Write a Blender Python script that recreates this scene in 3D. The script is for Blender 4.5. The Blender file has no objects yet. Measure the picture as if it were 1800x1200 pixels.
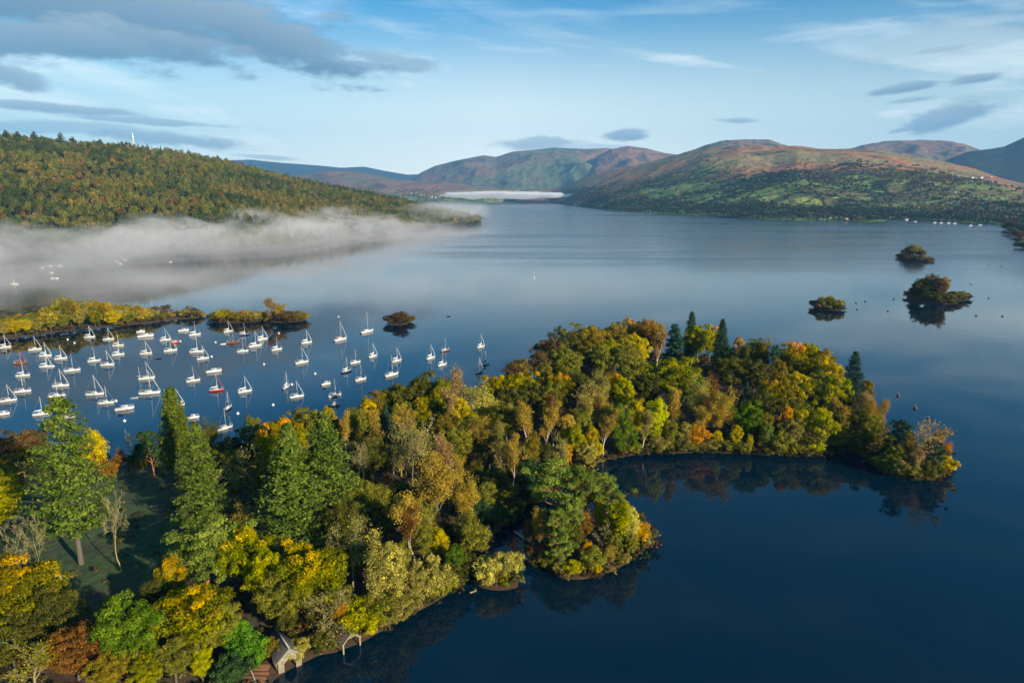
import bpy, math, random
import numpy as np
from mathutils import Vector, Matrix
R = math.radians
rng = np.random.default_rng(7)
random.seed(7)
scene = bpy.context.scene

# ---------------------------------------------------------------- camera, world, sun, exposure
CAM_H, PITCH, FPX = 70.0, R(12.2), 1200.0
cd = bpy.data.cameras.new('camera'); cam = bpy.data.objects.new('camera', cd)
scene.collection.objects.link(cam); scene.camera = cam
cam.location = (0, 0, CAM_H); cam.rotation_euler = (R(90) - PITCH, 0, 0)
cd.sensor_width = 36; cd.lens = 24; cd.clip_start = 1; cd.clip_end = 120000
scene.view_settings.view_transform = 'Standard'; scene.view_settings.look = 'None'
scene.view_settings.exposure = 0.85; scene.view_settings.gamma = 1
SUN_EL, SUN_AZ = R(19), R(133)          # azimuth measured clockwise from +Y: behind the camera, to the right
sd_ = bpy.data.lights.new('sun', 'SUN'); sd_.energy = 5.0; sd_.angle = R(0.6); sd_.color = (1.0, .87, .68)
sun = bpy.data.objects.new('sun', sd_); scene.collection.objects.link(sun)
sdir = Vector((math.sin(SUN_AZ)*math.cos(SUN_EL), math.cos(SUN_AZ)*math.cos(SUN_EL), math.sin(SUN_EL)))
sun.rotation_euler = (-sdir).to_track_quat('-Z', 'Y').to_euler()
c = scene.cycles
c.use_denoising = True; c.max_bounces = 5; c.diffuse_bounces = 2; c.glossy_bounces = 3
c.transmission_bounces = 2; c.volume_bounces = 2; c.transparent_max_bounces = 8
c.use_adaptive_sampling = True; c.adaptive_threshold = 0.02
c.caustics_reflective = False; c.caustics_refractive = False; c.sample_clamp_indirect = 4
c.volume_step_rate = 1.0; c.volume_max_steps = 256

def ray(px, py):
    x, yv = (px - 900) / FPX, (600 - py) / FPX
    cp, sp = math.cos(PITCH), math.sin(PITCH)
    return Vector((x, cp + yv * sp, -sp + yv * cp))
def on_z(px, py, z=0.0):                 # point of level z seen at a pixel of the 1800-wide photograph
    d = ray(px, py); k = (z - CAM_H) / d.z
    return Vector((d.x * k, d.y * k, z))
def at_y(px, py, Y):
    d = ray(px, py); k = Y / d.y
    return Vector((d.x * k, Y, CAM_H + d.z * k))
def azel(px, py):
    d = ray(px, py).normalized()
    return math.atan2(d.x, d.y), math.asin(d.z)

class NT:
    def __init__(s, tree): s.t = tree; s.n = tree.nodes; s.l = tree.links
    def new(s, typ, **kw):
        n = s.n.new(typ)
        for k, v in kw.items(): setattr(n, k, v)
        return n
    def put(s, sock, v):
        if isinstance(v, bpy.types.NodeSocket): s.l.new(v, sock)
        elif v is not None:
            if hasattr(sock.default_value, '__len__') and not hasattr(v, '__len__'): v = (v,) * len(sock.default_value)
            if hasattr(sock.default_value, '__len__') and len(sock.default_value) == 4 and len(v) == 3: v = (*v, 1)
            sock.default_value = v
    def m(s, op, a, b=None, c=None, clamp=False):
        n = s.new('ShaderNodeMath', operation=op, use_clamp=clamp)
        s.put(n.inputs[0], a); s.put(n.inputs[1], b); s.put(n.inputs[2], c); return n.outputs[0]
    def vm(s, op, a, b=None, out=0):
        n = s.new('ShaderNodeVectorMath', operation=op); s.put(n.inputs[0], a)
        if b is not None: s.put(n.inputs[1], b)
        return n.outputs[out]
    def noise(s, vec, scale=1.0, detail=3, rough=.5, dist=0.0, out=0):
        n = s.new('ShaderNodeTexNoise'); s.put(n.inputs['Vector'], vec); s.put(n.inputs['Scale'], scale)
        s.put(n.inputs['Detail'], detail); s.put(n.inputs['Roughness'], rough); s.put(n.inputs['Distortion'], dist); return n.outputs[out]
    def mix(s, f, a, b, mode='MIX'):
        n = s.new('ShaderNodeMix', data_type='RGBA', blend_type=mode); n.clamp_factor = True
        s.put(n.inputs[0], f); s.put(n.inputs[6], a); s.put(n.inputs[7], b); return n.outputs[2]
    def ss(s, v, lo, hi, a=0.0, b=1.0):
        n = s.new('ShaderNodeMapRange', interpolation_type='SMOOTHSTEP'); s.put(n.inputs[0], v)
        s.put(n.inputs[1], lo); s.put(n.inputs[2], hi); s.put(n.inputs[3], a); s.put(n.inputs[4], b); return n.outputs[0]
    def xyz(s, x, y, z):
        n = s.new('ShaderNodeCombineXYZ'); s.put(n.inputs[0], x); s.put(n.inputs[1], y); s.put(n.inputs[2], z); return n.outputs[0]
    def sep(s, v):
        n = s.new('ShaderNodeSeparateXYZ'); s.put(n.inputs[0], v); return n.outputs

world = bpy.data.worlds.new('World'); scene.world = world; world.use_nodes = True
w = NT(world.node_tree); w.n.clear()
sky = w.new('ShaderNodeTexSky', sky_type='NISHITA'); sky.sun_disc = False
sky.sun_elevation = SUN_EL; sky.sun_rotation = SUN_AZ; sky.air_density = 1.0; sky.dust_density = .6; sky.ozone_density = 1.6
tc = w.new('ShaderNodeTexCoord'); D = tc.outputs['Generated']
dx, dy, dz = w.sep(D)
az = w.m('ARCTAN2', dx, dy); el = w.m('ARCSINE', dz)
elc = w.m('MAXIMUM', el, 0.0)
def wcol(c, k): return (c[0]*k, c[1]*k, c[2]*k)
K = 10.0                                    # radiance scale of the sky at background strength 0.1
base = w.mix(1.0, sky.outputs[0], w.mix(w.ss(elc, .04, .30), (.46, .93, .93), (.09, .80, 1.18)), 'MULTIPLY')
# pale band of thin high cloud near the horizon, thinning upward
n1 = w.noise(w.xyz(w.m('MULTIPLY', az, 1.6), w.m('ADD', w.m('MULTIPLY', el, 9.0), w.m('MULTIPLY', az, 1.2)), 0.0), 1.5, 5, .55, .6)
n2 = w.noise(w.xyz(w.m('MULTIPLY', az, 2.5), w.m('MULTIPLY', el, 22.0), 3.0), 2.0, 4, .55, .3)
thin = w.m('MULTIPLY', w.ss(n1, .38, .68), w.ss(elc, .05, .32, .70, .03))
thin = w.m('ADD', thin, w.m('MULTIPLY', w.ss(n2, .45, .75), w.ss(elc, .1, .4, .25, .03)), clamp=True)
azc = w.m('SUBTRACT', 1.0, w.m('MULTIPLY', w.m('ABSOLUTE', w.m('ADD', az, .02)), .75), clamp=True)
band = w.m('MULTIPLY', w.ss(elc, .01, .27, .95, .0), azc)
thin = w.m('MAXIMUM', thin, band)
col = w.mix(thin, base, wcol((.84, .84, .76), K*1.45))
# banks of grey cloud, each at its own place in the sky: px, py, half width, half height (pixels), tilt (deg), density
CL = [(180, 20, 500, 92, -3, 1.0), (430, 55, 270, 62, -13, 1.0), (250, 75, 300, 40, -3, .9), (60, 70, 280, 46, 0, .95), (690, 107, 110, 18, -9, .6),
      (15, 135, 80, 24, -14, .8), (90, 190, 190, 11, -2, .75), (260, 213, 170, 7, -2, .6), (290, 245, 180, 14, -3, .75), (100, 225, 160, 14, 0, .5),
      (470, 277, 60, 5, -3, .5), (945, 253, 85, 13, 3, .7), (1097, 238, 46, 13, 2, .85), (1020, 258, 110, 6, 0, .4),
      (1660, 208, 105, 27, 14, .85), (1590, 228, 40, 7, 10, .7), (1715, 139, 66, 12, 7, .8), (1600, 153, 78, 10, 6, .8),
      (1655, 87, 70, 8, 4, .45), (1300, 212, 48, 6, -3, .6), (1600, 176, 50, 5, 4, .5), (1700, 60, 300, 40, 8, .25), (-300, 110, 300, 60, 5, .8)]
warp = w.noise(w.xyz(w.m('MULTIPLY', az, 5.0), w.m('MULTIPLY', el, 16.0), 1.0), 2.2, 5, .6)
warp2 = w.noise(w.xyz(w.m('MULTIPLY', az, 10.0), w.m('MULTIPLY', el, 26.0), 7.0), 2.0, 5, .65)
wv = w.m('ADD', w.m('MULTIPLY', w.m('SUBTRACT', warp, .5), 1.5), w.m('MULTIPLY', w.m('SUBTRACT', warp2, .5), 1.4))
mask = None; lit = None
for px, py, hw, hh, tilt, den in CL:
    a0, e0 = azel(px, py); a1, _ = azel(px + 20, py); _, e1 = azel(px, py - 20)
    ra, re_ = abs(a1 - a0) / 20 * hw, abs(e1 - e0) / 20 * hh
    ct, st = math.cos(R(tilt)), math.sin(R(tilt))
    da = w.m('SUBTRACT', az, a0); de = w.m('SUBTRACT', el, e0)
    u = w.m('DIVIDE', w.m('ADD', w.m('MULTIPLY', da, ct), w.m('MULTIPLY', de, st)), ra)
    v = w.m('DIVIDE', w.m('SUBTRACT', w.m('MULTIPLY', de, ct), w.m('MULTIPLY', da, st)), re_)
    d = w.m('SQRT', w.m('ADD', w.m('MULTIPLY', u, u), w.m('MULTIPLY', v, v)))
    q = w.m('MULTIPLY', w.ss(w.m('ADD', d, wv), .50, 1.10, 1.0, 0.0), den)
    lt = w.m('MULTIPLY', q, w.m('ADD', w.m('MULTIPLY', v, .5), .25))
    mask = q if mask is None else w.m('MAXIMUM', mask, q)
    lit = lt if lit is None else w.m('MAXIMUM', lit, lt)
shade = w.mix(w.m('MULTIPLY', lit, 1.3, clamp=True), wcol((.075, .17, .26), K), wcol((.38, .44, .47), K))
col = w.mix(w.m('MULTIPLY', mask, .88), col, shade)
bg = w.new('ShaderNodeBackground'); w.put(bg.inputs[0], col); bg.inputs[1].default_value = 0.068
wo = w.new('ShaderNodeOutputWorld'); w.l.new(bg.outputs[0], wo.inputs[0])

# ---------------------------------------------------------------- helpers
def link(o): scene.collection.objects.link(o); return o
def props(o, label=None, cat=None, group=None, kind=None):
    if label: o['label'] = label
    if cat: o['category'] = cat
    if group: o['group'] = group
    if kind: o['kind'] = kind
    return o
def empty(name, loc=(0, 0, 0), rz=0, s=1):
    o = link(bpy.data.objects.new(name, None)); o.location = loc; o.rotation_euler = (0, 0, rz); o.scale = (s, s, s); o.empty_display_size = .5
    return o
def mesh_np(name, V, F, mat=None, attrs=None, smooth=False):
    """V (n,3); F (m,k) constant face size, or list of such arrays"""
    me = bpy.data.meshes.new(name)
    Fs = F if isinstance(F, list) else [F]
    Fs = [np.asarray(f, dtype=np.int32) for f in Fs if len(f)]
    V = np.asarray(V, dtype=np.float32)
    loops = np.concatenate([f.ravel() for f in Fs]); tot = np.concatenate([np.full(len(f), f.shape[1], np.int32) for f in Fs])
    start = np.concatenate([[0], np.cumsum(tot)[:-1]]).astype(np.int32)
    me.vertices.add(len(V)); me.vertices.foreach_set('co', V.ravel())
    me.loops.add(len(loops)); me.loops.foreach_set('vertex_index', loops)
    me.polygons.add(len(tot)); me.polygons.foreach_set('loop_start', start); me.polygons.foreach_set('loop_total', tot)
    if smooth: me.polygons.foreach_set('use_smooth', np.ones(len(tot), bool))
    for k, a in (attrs or {}).items():
        a = np.asarray(a, dtype=np.float32)
        if a.ndim == 1: at = me.attributes.new(k, 'FLOAT', 'POINT'); at.data.foreach_set('value', a)
        else: at = me.attributes.new(k, 'FLOAT_VECTOR', 'POINT'); at.data.foreach_set('vector', a.ravel())
    me.update(calc_edges=True)
    if mat: me.materials.append(mat)
    return me
def obj(name, me, parent=None):
    o = link(bpy.data.objects.new(name, me)); o.parent = parent; return o

# lattice value noise, numpy
_perm = np.random.default_rng(3).permutation(4096); _val = np.random.default_rng(4).random(4096)
def vnoise(x, y, z=0):
    xi, yi = np.floor(x).astype(np.int64), np.floor(y).astype(np.int64); fx, fy = x - xi, y - yi
    fx = fx*fx*(3-2*fx); fy = fy*fy*(3-2*fy)
    def h(i, j): return _val[_perm[(_perm[(i + 31*z) & 4095] + j) & 4095]]
    return (h(xi, yi)*(1-fx) + h(xi+1, yi)*fx)*(1-fy) + (h(xi, yi+1)*(1-fx) + h(xi+1, yi+1)*fx)*fy
def fbm(x, y, oct=4, z=0, ridged=False):
    s, a, t = 0, .5, 0
    for k in range(oct):
        n = vnoise(x*2**k + 17.3*k, y*2**k - 9.1*k, z + k)
        if ridged: n = 1 - np.abs(2*n - 1)
        s = s + a*n; t += a; a *= .5
    return s / t

class MB:                                   # collects boxes, tubes and sheets into one mesh
    def __init__(s): s.V = []; s.F3 = []; s.F4 = []; s.n = 0
    def add(s, V, F):
        V = np.asarray(V, float); F = np.asarray(F, int)
        s.V.append(V); (s.F4 if F.shape[1] == 4 else s.F3).append(F + s.n); s.n += len(V); return s
    def box(s, c, d, rz=0, taper=1.0):
        x, y, z = np.array(d) / 2
        v = np.array([(-x,-y,-z),(x,-y,-z),(x,y,-z),(-x,y,-z),(-x*taper,-y*taper,z),(x*taper,-y*taper,z),(x*taper,y*taper,z),(-x*taper,y*taper,z)])
        cr, sr = math.cos(rz), math.sin(rz); v = v @ np.array([[cr, sr, 0], [-sr, cr, 0], [0, 0, 1]]) + np.array(c)
        s.add(v, [(0,3,2,1),(4,5,6,7),(0,1,5,4),(1,2,6,5),(2,3,7,6),(3,0,4,7)]); return s
    def tube(s, pts, rad, sides=6):
        pts = [np.array(p, float) for p in pts]
        if not hasattr(rad, '__len__'): rad = [rad]*len(pts)
        for a, b, ra, rb in zip(pts[:-1], pts[1:], rad[:-1], rad[1:]):
            V, F = frusta(np.array([[*a, *b, ra, rb]]), sides); s.add(V, F)
        return s
    def mesh(s, name, mat=None, smooth=False):
        return mesh_np(name, np.concatenate(s.V), [np.concatenate(x) for x in (s.F3, s.F4) if x], mat, smooth=smooth)
    def obj(s, name, mat=None, parent=None, smooth=False): return obj(name, s.mesh(name, mat, smooth), parent)
def frusta(S, sides=5):
    S = np.asarray(S, float); a, b = S[:, :3], S[:, 3:6]; d = b - a; L = np.linalg.norm(d, axis=1, keepdims=True) + 1e-9; d = d / L
    ref = np.where(np.abs(d[:, 2:3]) > .9, np.array([[1., 0, 0]]), np.array([[0, 0, 1.]]))
    u = np.cross(d, ref); u /= np.linalg.norm(u, axis=1, keepdims=True) + 1e-9; v = np.cross(d, u)
    th = np.arange(sides) * 2 * math.pi / sides; cs, sn = np.cos(th)[None, :, None], np.sin(th)[None, :, None]
    ring = u[:, None]*cs + v[:, None]*sn
    A = a[:, None] + ring * S[:, 6][:, None, None]; B = b[:, None] + ring * S[:, 7][:, None, None]
    V = np.concatenate([A, B], 1).reshape(-1, 3); n = len(S); k = np.arange(sides); k2 = (k + 1) % sides
    f = np.stack([k, k2, k2 + sides, k + sides], 1)[None] + (np.arange(n) * 2 * sides)[:, None, None]
    return V, f.reshape(-1, 4)

# ---------------------------------------------------------------- materials
def mat(name):
    m = bpy.data.materials.new(name); m.use_nodes = True; t = NT(m.node_tree); b = t.n['Principled BSDF']; return m, t, b
def plain(name, colr, rough=.6, var=.15, scale=4.0, metal=0.0):
    m, t, b = mat(name); g = t.new('ShaderNodeNewGeometry')
    nz = t.noise(g.outputs['Position'], scale, 4, .6)
    t.put(b.inputs['Base Color'], t.mix(nz, tuple(x*(1-var) for x in colr), tuple(min(1, x*(1+var)) for x in colr)))
    b.inputs['Roughness'].default_value = rough; b.inputs['Metallic'].default_value = metal; return m
def foliage(name, A, B, C=None, top=0.0, zh=16.0, gain=1.65):
    """leaf colour: A and B mixed by clump and leaf, C on the crown's autumn-turned upper side"""
    m, t, b = mat(name); t.n.remove(b)
    tcn = t.new('ShaderNodeTexCoord'); oi = t.new('ShaderNodeObjectInfo')
    rn = t.new('ShaderNodeAttribute', attribute_name='rnd').outputs['Fac']; cl = t.new('ShaderNodeAttribute', attribute_name='clump').outputs['Fac']
    P = tcn.outputs['Object']; r0 = oi.outputs['Random']
    n1 = t.noise(t.vm('ADD', P, t.xyz(t.m('MULTIPLY', r0, 90.0), 0.0, 0.0)), .22, 3, .6)
    f = t.m('ADD', t.m('MULTIPLY', t.m('SUBTRACT', n1, .5), 1.8), t.m('ADD', t.m('MULTIPLY', rn, .35), t.m('MULTIPLY', cl, .5)))
    f = t.m('ADD', f, t.m('MULTIPLY', t.m('SUBTRACT', r0, .5), .5))
    colr = t.mix(t.ss(f, .1, .8), A, B)
    if C:
        z = t.m('DIVIDE', t.sep(P)[2], zh)
        g = t.m('ADD', z, t.m('MULTIPLY', t.m('SUBTRACT', n1, .5), .9)); g = t.m('ADD', g, t.m('MULTIPLY', t.m('SUBTRACT', cl, .5), .25))
        colr = t.mix(t.ss(g, 1.0 - top, 1.0 - top + .3), colr, C)
    hs = t.new('ShaderNodeHueSaturation'); t.put(hs.inputs['Color'], colr)
    hs.inputs['Saturation'].default_value = 1.08; t.put(hs.inputs['Hue'], t.m('ADD', .494, t.m('MULTIPLY', r0, .024)))
    t.put(hs.inputs['Value'], t.m('MULTIPLY', t.m('ADD', .62, t.m('MULTIPLY', rn, .76)), t.m('MULTIPLY', gain, t.m('ADD', .85, t.m('MULTIPLY', cl, .3)))))
    df = t.new('ShaderNodeBsdfDiffuse'); tr = t.new('ShaderNodeBsdfTranslucent'); t.put(df.inputs[0], hs.outputs[0]); t.put(tr.inputs[0], hs.outputs[0])
    ms = t.new('ShaderNodeMixShader'); ms.inputs[0].default_value = .28; t.l.new(df.outputs[0], ms.inputs[1]); t.l.new(tr.outputs[0], ms.inputs[2])
    t.l.new(ms.outputs[0], t.n['Material Output'].inputs[0]); return m
PAL = {}
def pal(k, words_, *a, **kw): PAL[k] = (foliage('leaves_' + k, *a, **kw), words_)
pal('olive', 'olive green', (.080, .082, .014), (.140, .122, .020))
pal('dkolive', 'dark olive', (.038, .042, .010), (.075, .066, .013))
pal('yg', 'yellow-green', (.115, .125, .010), (.215, .175, .010))
pal('lime', 'bright lime green', (.17, .20, .012), (.30, .26, .014))
pal('green', 'fresh green', (.048, .078, .009), (.088, .115, .013))
pal('bright', 'bright emerald green', (.045, .105, .014), (.085, .15, .018))
pal('dkgreen', 'dark green', (.018, .038, .014), (.035, .058, .018))
pal('fir', 'green', (.055, .082, .014), (.105, .125, .022))
pal('dkfir', 'dark blue-green', (.014, .038, .024), (.030, .058, .030))
pal('cone', 'moss green', (.055, .078, .010), (.10, .112, .016))
pal('pine', 'blue-green', (.075, .100, .018), (.135, .150, .028))
pal('gold', 'golden yellow', (.18, .145, .008), (.33, .215, .008))
pal('goldtop', 'golden-topped', (.085, .085, .008), (.135, .128, .009), (.30, .175, .010), top=.34)
pal('orangetop', 'orange-topped', (.11, .105, .008), (.19, .15, .010), (.40, .17, .010), top=.28)
pal('orange', 'bright orange', (.28, .14, .010), (.38, .17, .010))
pal('yellow', 'bright yellow', (.22, .19, .010), (.34, .25, .012))
pal('rust', 'rust-brown', (.10, .050, .016), (.16, .075, .018))
pal('rustolive', 'rusty olive', (.085, .075, .012), (.15, .095, .016))
pal('brown', 'brown', (.060, .040, .018), (.105, .060, .024))
pal('tan', 'tan orange', (.17, .125, .026), (.27, .165, .034))
pal('pink', 'pinkish brown', (.17, .115, .050), (.26, .155, .062))
pal('khaki', 'khaki', (.13, .115, .028), (.23, .18, .045))
pal('pale', 'pale yellow-green', (.19, .17, .040), (.31, .25, .060))
bark = {'grey': plain('bark_grey', (.10, .085, .06), .9, .4, 3), 'pale': plain('bark_pale', (.27, .23, .085), .9, .3, 3),
        'birch': plain('bark_birch', (.50, .40, .28), .9, .4, 5), 'orange': plain('bark_orange', (.34, .15, .06), .9, .35, 2), 'dark': plain('bark_dark', (.05, .04, .03), .9, .3, 3)}
# ---------------------------------------------------------------- water
def grid_mesh(xs, ys, zf=None):
    X, Y = np.meshgrid(xs, ys); Z = zf(X, Y) if zf else X * 0
    n, m = X.shape; idx = np.arange(n*m).reshape(n, m)
    F = np.stack([idx[:-1, :-1], idx[:-1, 1:], idx[1:, 1:], idx[1:, :-1]], -1).reshape(-1, 4)
    return np.stack([X, Y, Z], -1).reshape(-1, 3), F
m_water, t, b = mat('lake_water')
g = t.new('ShaderNodeNewGeometry'); P = g.outputs['Position']; px_, py_, pz_ = t.sep(P)
# ripple lanes: long streaks where a light breeze roughens the surface
rot = t.new('ShaderNodeMapping'); t.put(rot.inputs[0], P); rot.inputs['Rotation'].default_value = (0, 0, R(-14)); rot.inputs['Scale'].default_value = (.0016, .011, 1)
lane = t.noise(rot.outputs[0], 1.0, 5, .6, .8)
rot2 = t.new('ShaderNodeMapping'); t.put(rot2.inputs[0], P); rot2.inputs['Rotation'].default_value = (0, 0, R(-9)); rot2.inputs['Scale'].default_value = (.004, .03, 1)
lane2 = t.noise(rot2.outputs[0], 1.0, 4, .6, .5)
far = t.ss(py_, 330.0, 900.0)
lan = t.m('MULTIPLY', t.ss(t.m('ADD', t.m('MULTIPLY', lane, .7), t.m('MULTIPLY', lane2, .3)), .38, .66), far)
b.inputs['Base Color'].default_value = (.0003, .011, .024, 1); b.inputs['IOR'].default_value = 1.40
# the open lake beyond the islets is faintly wind-ruffled, the sheltered water under the hill is not
open_ = t.m('MULTIPLY', t.ss(py_, 300.0, 800.0), t.ss(t.m('DIVIDE', px_, t.m('MAXIMUM', py_, 50.0)), -.24, -.06))
t.put(b.inputs['Roughness'], t.m('ADD', .018, t.m('MULTIPLY', open_, t.m('ADD', .12, t.m('MULTIPLY', lan, .13)))))
w1 = t.noise(P, .55, 3, .55); w2 = t.noise(P, .06, 3, .5)
bp = t.new('ShaderNodeBump'); bp.inputs['Distance'].default_value = 1.0
t.put(bp.inputs['Strength'], 1.0)
t.put(bp.inputs['Height'], t.m('ADD', t.m('MULTIPLY', w1, t.m('ADD', .010, t.m('MULTIPLY', lan, .03))), t.m('MULTIPLY', w2, .03)))
t.l.new(bp.outputs[0], b.inputs['Normal'])
V, F = grid_mesh(np.linspace(-14000, 14000, 7), np.linspace(-1500, 16000, 7))
props(obj('water', mesh_np('water', V, F, m_water)), 'dark blue lake lying almost mirror flat between wooded shores', kind='structure')

# ---------------------------------------------------------------- near land: peninsula and islands
def poly_sd(P, X, Y):                       # signed distance, positive inside
    P = np.asarray(P, float); Q = np.roll(P, -1, 0); d = np.full(X.shape, 1e9); ins = np.zeros(X.shape, bool)
    for (x0, y0), (x1, y1) in zip(P, Q):
        ex, ey = x1-x0, y1-y0; tt = np.clip(((X-x0)*ex + (Y-y0)*ey) / (ex*ex+ey*ey+1e-9), 0, 1)
        d = np.minimum(d, np.hypot(X-x0-tt*ex, Y-y0-tt*ey))
        cnd = (y0 > Y) != (y1 > Y); ins ^= cnd & (X < (x1-x0)*(Y-y0)/(y1-y0+1e-12) + x0)
    return np.where(ins, d, -d)
def gp(lst): return [tuple(on_z(a, b_)[:2]) for a, b_ in lst]
front = [(455, 1240), (492, 1186), (520, 1172), (560, 1153), (604, 1143), (640, 1128), (700, 1092), (760, 1062), (805, 1035), (838, 985), (850, 950), (895, 918), (935, 885),
         (975, 862), (1030, 835), (1052, 812), (1110, 800), (1180, 797), (1240, 795), (1290, 797), (1350, 800), (1400, 803), (1440, 802), (1480, 794), (1515, 800), (1545, 826), (1590, 843), (1640, 845), (1662, 832), (1668, 818)]
back = [(1640, 806), (1600, 800), (1560, 782), (1545, 750), (1520, 715), (1490, 697), (1430, 672), (1360, 650), (1270, 634), (1180, 627), (1100, 630), (1020, 645), (950, 672), (905, 698), (870, 722), (820, 750), (770, 758),
        (700, 757), (640, 770), (570, 786), (500, 796), (430, 802), (380, 796), (320, 800), (250, 815), (170, 818), (60, 830), (-60, 838), (-300, 850)]
PEN = gp(front) + gp(back) + [(-330, 150), (-330, 20), (-40, 20), (-34, 60)]
PEN = [(x, y) for x, y in PEN]
def ell(px, py, rx, ry, n=14, sx=1.0):
    c0 = on_z(px, py); a_ = (on_z(px + rx, py) - c0).length; b_ = abs(on_z(px, py - ry).y - on_z(px, py + ry).y) / 2
    return [(c0.x + a_*math.cos(k)*(1+.12*math.sin(3*k+px)), c0.y + b_*math.sin(k)*(1+.12*math.cos(2*k+py))) for k in np.linspace(0, 2*math.pi, n, False)]
ISL = {'pine_islet': gp([(925, 968), (945, 992), (990, 1018), (1030, 1018), (1075, 1005), (1110, 985), (1138, 962), (1150, 935), (1120, 915), (1080, 905), (1020, 905), (950, 918), (922, 940)]),
       'willow_islet': ell(878, 1024, 38, 15), 'far_islet': ell(1607, 456, 19, 4), 'large_islet': ell(1640, 526, 36, 8), 'low_islet': ell(1455, 541, 23, 5),
       'misty_islet': ell(703, 567, 19, 4), 'strip_islet': ell(420, 563, 50, 4), 'birch_islet': ell(500, 562, 38, 4.5), 'tail_islet': ell(1684, 524, 14, 3)}
SPIT = gp([(-250, 622), (-100, 607), (0, 597), (60, 590), (130, 580), (200, 575), (260, 568), (300, 563), (350, 560), (362, 555), (340, 550), (260, 545), (150, 546), (60, 549), (-60, 553), (-250, 559)])
HEAD = gp([(1765, 404), (1775, 415), (1790, 432), (1830, 455), (1900, 480), (2100, 500), (2100, 410), (1900, 402), (1800, 400)])
def land_z(P, X, Y, slope, top, amp=.5):
    s = poly_sd(P, X, Y); return np.where(s > 0, top*(1-np.exp(-np.maximum(s, 0)*slope/top)), np.maximum(s*.35, -1.5)) + np.where(s > 0, amp*np.minimum(s*.2, 1)*(fbm(X*.07, Y*.07, 4)-.5)*2, 0)
m_ground, t, b = mat('woodland_ground'); g = t.new('ShaderNodeNewGeometry'); P = g.outputs['Position']
big = t.noise(P, .03, 4, .6); fine = t.noise(P, .6, 5, .65); pxs, pys, _ = t.sep(P)
# the meadow of the clearing, rough grass
cx, cy, _z = on_z(215, 925)
dcl = t.m('SQRT', t.m('ADD', t.m('POWER', t.m('DIVIDE', t.m('SUBTRACT', pxs, cx), 42.0), 2.0), t.m('POWER', t.m('DIVIDE', t.m('SUBTRACT', pys, cy), 36.0), 2.0)))
mead = t.ss(t.m('ADD', dcl, t.m('MULTIPLY', t.m('SUBTRACT', big, .5), .8)), .8, 1.1, 1.0, 0.0)
litter = t.mix(fine, (.035, .018, .010), (.10, .048, .020)); litter = t.mix(t.ss(big, .5, .65), litter, (.035, .042, .014))
grass = t.mix(t.ss(fine, .3, .7), (.020, .042, .012), (.055, .085, .020)); grass = t.mix(t.ss(t.noise(P, .11, 4, .7), .52, .66), grass, (.045, .038, .018))
t.put(b.inputs['Base Color'], t.mix(mead, litter, grass)); b.inputs['Roughness'].default_value = .95
bp = t.new('ShaderNodeBump'); bp.inputs['Strength'].default_value = .8; bp.inputs['Distance'].default_value = .4; t.put(bp.inputs['Height'], fine); t.l.new(bp.outputs[0], b.inputs['Normal'])
LANDS = {}
def land(name, P, label, step, slope=.25, top=2.5, amp=.5):
    P_ = np.array(P); x0, y0 = P_.min(0) - 6; x1, y1 = P_.max(0) + 6
    V, F = grid_mesh(np.arange(x0, x1 + step, step), np.arange(y0, y1 + step, step), lambda X, Y: land_z(P, X, Y, slope, top, amp))
    keep = (V[F][:, :, 2] > -1.2).any(1); F = F[keep]
    used, inv = np.unique(F.ravel(), return_inverse=True)
    props(obj(name, mesh_np(name, V[used], inv.reshape(-1, 4), m_ground, smooth=True)), label, kind='structure'); LANDS[name] = (P, slope, top, amp)
land('peninsula_ground', PEN, 'wooded peninsula ground with a rough grass clearing', 2.0, .2, 3.2, 1.0)
for k, P in ISL.items(): land(k + '_ground', P, 'low ground of the ' + k.replace('_', ' '), 1.5 if len(P) < 20 else 2, .3, 1.2, .2)
land('spit_ground', SPIT, 'low wooded spit running out behind the moored boats', 5, .15, 2.5)
land('headland_ground', HEAD, 'dark wooded headland at the right edge of the lake', 10, .2, 3)
def gz(x, y, which=None):
    best = -1.5
    for k, (P, sl, tp, am) in LANDS.items():
        if which and k != which: continue
        zz = float(land_z(P, np.array([x]), np.array([y]), sl, tp, am)[0]); best = max(best, zz)
    return best

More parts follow.
